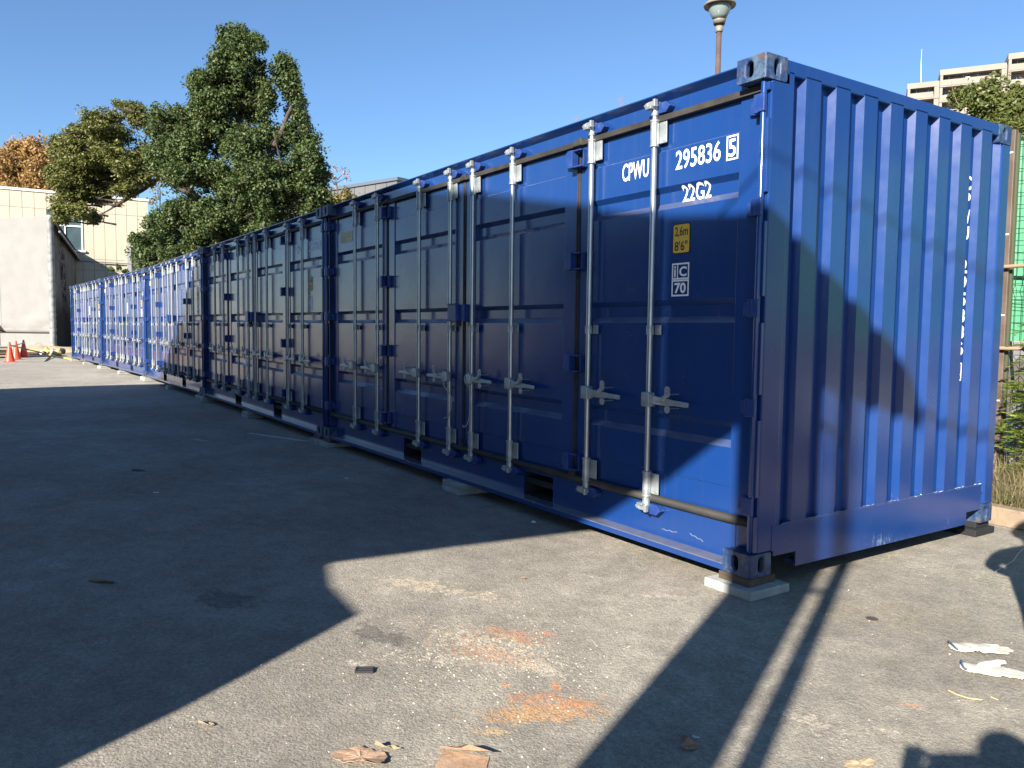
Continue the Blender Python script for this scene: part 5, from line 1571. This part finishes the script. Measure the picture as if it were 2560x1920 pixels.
ga, gb_ = gpt(2412, 1672), gpt(2565, 1695); glove(up(ga, 0), math.atan2((gb_ - ga).y, (gb_ - ga).x), 'lower of the two white work gloves, thumb crossing up over the palm', G2)

# ================================================================== people just outside the frame, whose shadows fall in it
M['skin'] = simple('skin', (.45, .27, .19), .5); M['navy'] = simple('navy_work_jacket', (.03, .035, .06), .8, c2=(.045, .05, .08), sc=8, bump=.3, bsc=60)
M['trouser'] = simple('dark_grey_trousers', (.05, .05, .055), .85, bump=.3, bsc=60); M['hair'] = simple('black_hair', (.012, .01, .009), .5); M['shoe'] = simple('black_boots', (.02, .02, .02), .5)
def person(base, yaw, hgt, lab, arms, lean=0., head=(0, 0), cap=None, hs=1., tw=1.):
    """local axes: x right, y forward; arms = ((elbow, hand) left, (elbow, hand) right) in local metres"""
    p = empty('person', base, yaw, lab, 'person')
    k = hgt / 1.72
    hx, hy = head
    Vb = [(0, 0, .95 * k, .17 * tw, .15 * tw), (0, lean * .4, 1.15 * k, .165 * tw, .14 * tw), (0, lean * .8, 1.33 * k, .185 * tw, .15 * tw), (0, lean, 1.43 * k, .11, .10), (hx * .4, lean + hy * .5, 1.50 * k, .055, .06),
          (hx, lean + hy, 1.58 * k, .078, .095), (hx, lean + hy, 1.66 * k, .075, .09)]
    Eb = [(0, 1), (1, 2), (2, 3), (3, 4), (4, 5), (5, 6)]
    for sx, (el, hd) in zip((-1, 1), arms):
        b = len(Vb); Vb += [(sx * .19, lean * .9, 1.38 * k, .055, .055), (*el, .043, .043), (*hd, .028, .028)]
        Eb += [(3, b), (b, b + 1), (b + 1, b + 2)]
    for sx in (-1, 1):
        b = len(Vb); Vb += [(sx * .10, 0, .86 * k, .085, .09), (sx * .12, .03, .48 * k, .062, .065), (sx * .13, 0, .10, .042, .045), (sx * .14, .14, .045, .045, .035)]
        Eb += [(0, b), (b, b + 1), (b + 1, b + 2), (b + 2, b + 3)]
    o = skinned('body', Vb, Eb, [M['navy'], M['trouser'], M['skin'], M['shoe']], p, 2)
    me = o.data
    for f in me.polygons:
        z = f.center.z
        dh = min((f.center - Vector(hd)).length for _, hd in arms)
        f.material_index = 3 if z < .11 else 1 if z < .93 * k and abs(f.center.x) < .28 else 2 if (z > 1.475 * k and (Vector((hx, lean + hy)) - f.center.xy).length < .16) else 0
    hc = Vector((hx, lean + hy, 1.63 * k))
    hm = MB(); bm = bmesh.new(); bmesh.ops.create_uvsphere(bm, u_segments=18, v_segments=12, radius=1)
    for v in bm.verts:
        v.co = Vector((v.co.x * .088 * hs, v.co.y * .106 * hs - .012, v.co.z * .085 * hs)) + hc + Vector((0, 0, .035))
    bmesh.ops.delete(bm, geom=[v for v in bm.verts if v.co.z < hc.z - .02 or (v.co.y > hc.y + .04 and v.co.z < hc.z + .04)], context='VERTS')
    me = bpy.data.meshes.new('hair'); bm.to_mesh(me); bm.free(); link('hair' if cap is None else 'hard_hat', me, M['hair'] if cap is None else cap, p, smooth=True)
    MB().cyl(hc + Vector((0, .085, -.03)), hc + Vector((0, .112, -.04)), .014, .010, 8).build('nose', M['skin'], p, smooth=True)
    for sx in (-1, 1):
        MB().cyl(hc + Vector((sx * .032, .078, .005)), hc + Vector((sx * .032, .090, .005)), .009, .007, 8).build('eye', M['black'], p)
        MB().cyl(hc + Vector((sx * .078, 0, -.01)), hc + Vector((sx * .090, -.005, -.005)), .022, .016, 8).build('ear', M['skin'], p)
    for sx, (el, hd) in zip((-1, 1), arms):
        hd = Vector(hd); fw = (hd - Vector(el)).normalized()
        up_ = Vector((0, 0, 1)); sd = fw.cross(up_).normalized()
        V = [(*(hd - fw * .01), .024, .016), (*(hd + fw * .045), .034, .017)]; E_ = [(0, 1)]
        for i in range(4):
            b = len(V); q_ = hd + fw * .075 + sd * (.027 - .018 * i)
            L = (.030, .038, .036, .028)[i]
            V += [(*q_, .009, .009), (*(q_ + fw * L - up_ * .010), .008, .008), (*(q_ + fw * L * 1.35 - up_ * .032), .007, .007)]
            E_ += [(1, b), (b, b + 1), (b + 1, b + 2)]
        b = len(V); q_ = hd + fw * .03 - sd * (.036 * sx)
        V += [(*q_, .011, .011), (*(q_ + fw * .035 - sd * .012 * sx), .009, .009)]; E_ += [(0, b), (b, b + 1)]
        skinned('hand', V, E_, M['skin'], p, 1)
    return p


def suu(v): return v.dot(UX), v.dot(HX)
cu_, cs_ = suu(CAM)
# photographer: stands behind the phone, head right of it
pb_ = UX * (cu_ + .20) + HX * (cs_ - .50)
yaw = math.atan2(-CF.x, CF.y)
ph = person(pb_, -SA, 1.66, 'photographer in a navy jacket holding a phone up in both hands behind the camera position', (((-.33, .14, 1.12), (-.255, .38, 1.33)), ((.20, .16, 1.10), (-.02, .40, 1.34))), .04, (.02, .05))
phn = MB().box(-.020, .132, -.010, -.002, -.034, .046).build('smartphone', M['black'], None, bevel=.003)
phn.location = CAM - CF * .028
phn.rotation_euler = cam.matrix_world.to_euler(); phn.rotation_euler = (0, 0, math.atan2(CR.y, CR.x))
mark(phn, 'black smartphone held sideways in the photographer hands', 'phone')
# worker just right of the frame, elbow in view
wb = UX * 1.365 + HX * (-1.30)
person(Vector((wb.x, wb.y, 0)), -SA, 1.76, 'worker in a navy jacket standing just past the right edge, elbow pushed into view', (((-.275, .085, 1.21), (-.10, .05, 1.12)), ((.30, .02, 1.10), (.24, .12, .98))), .02, (.0, .04), simple('white_hard_hat', (.5, .5, .48), .35), 1.3, 1.25)
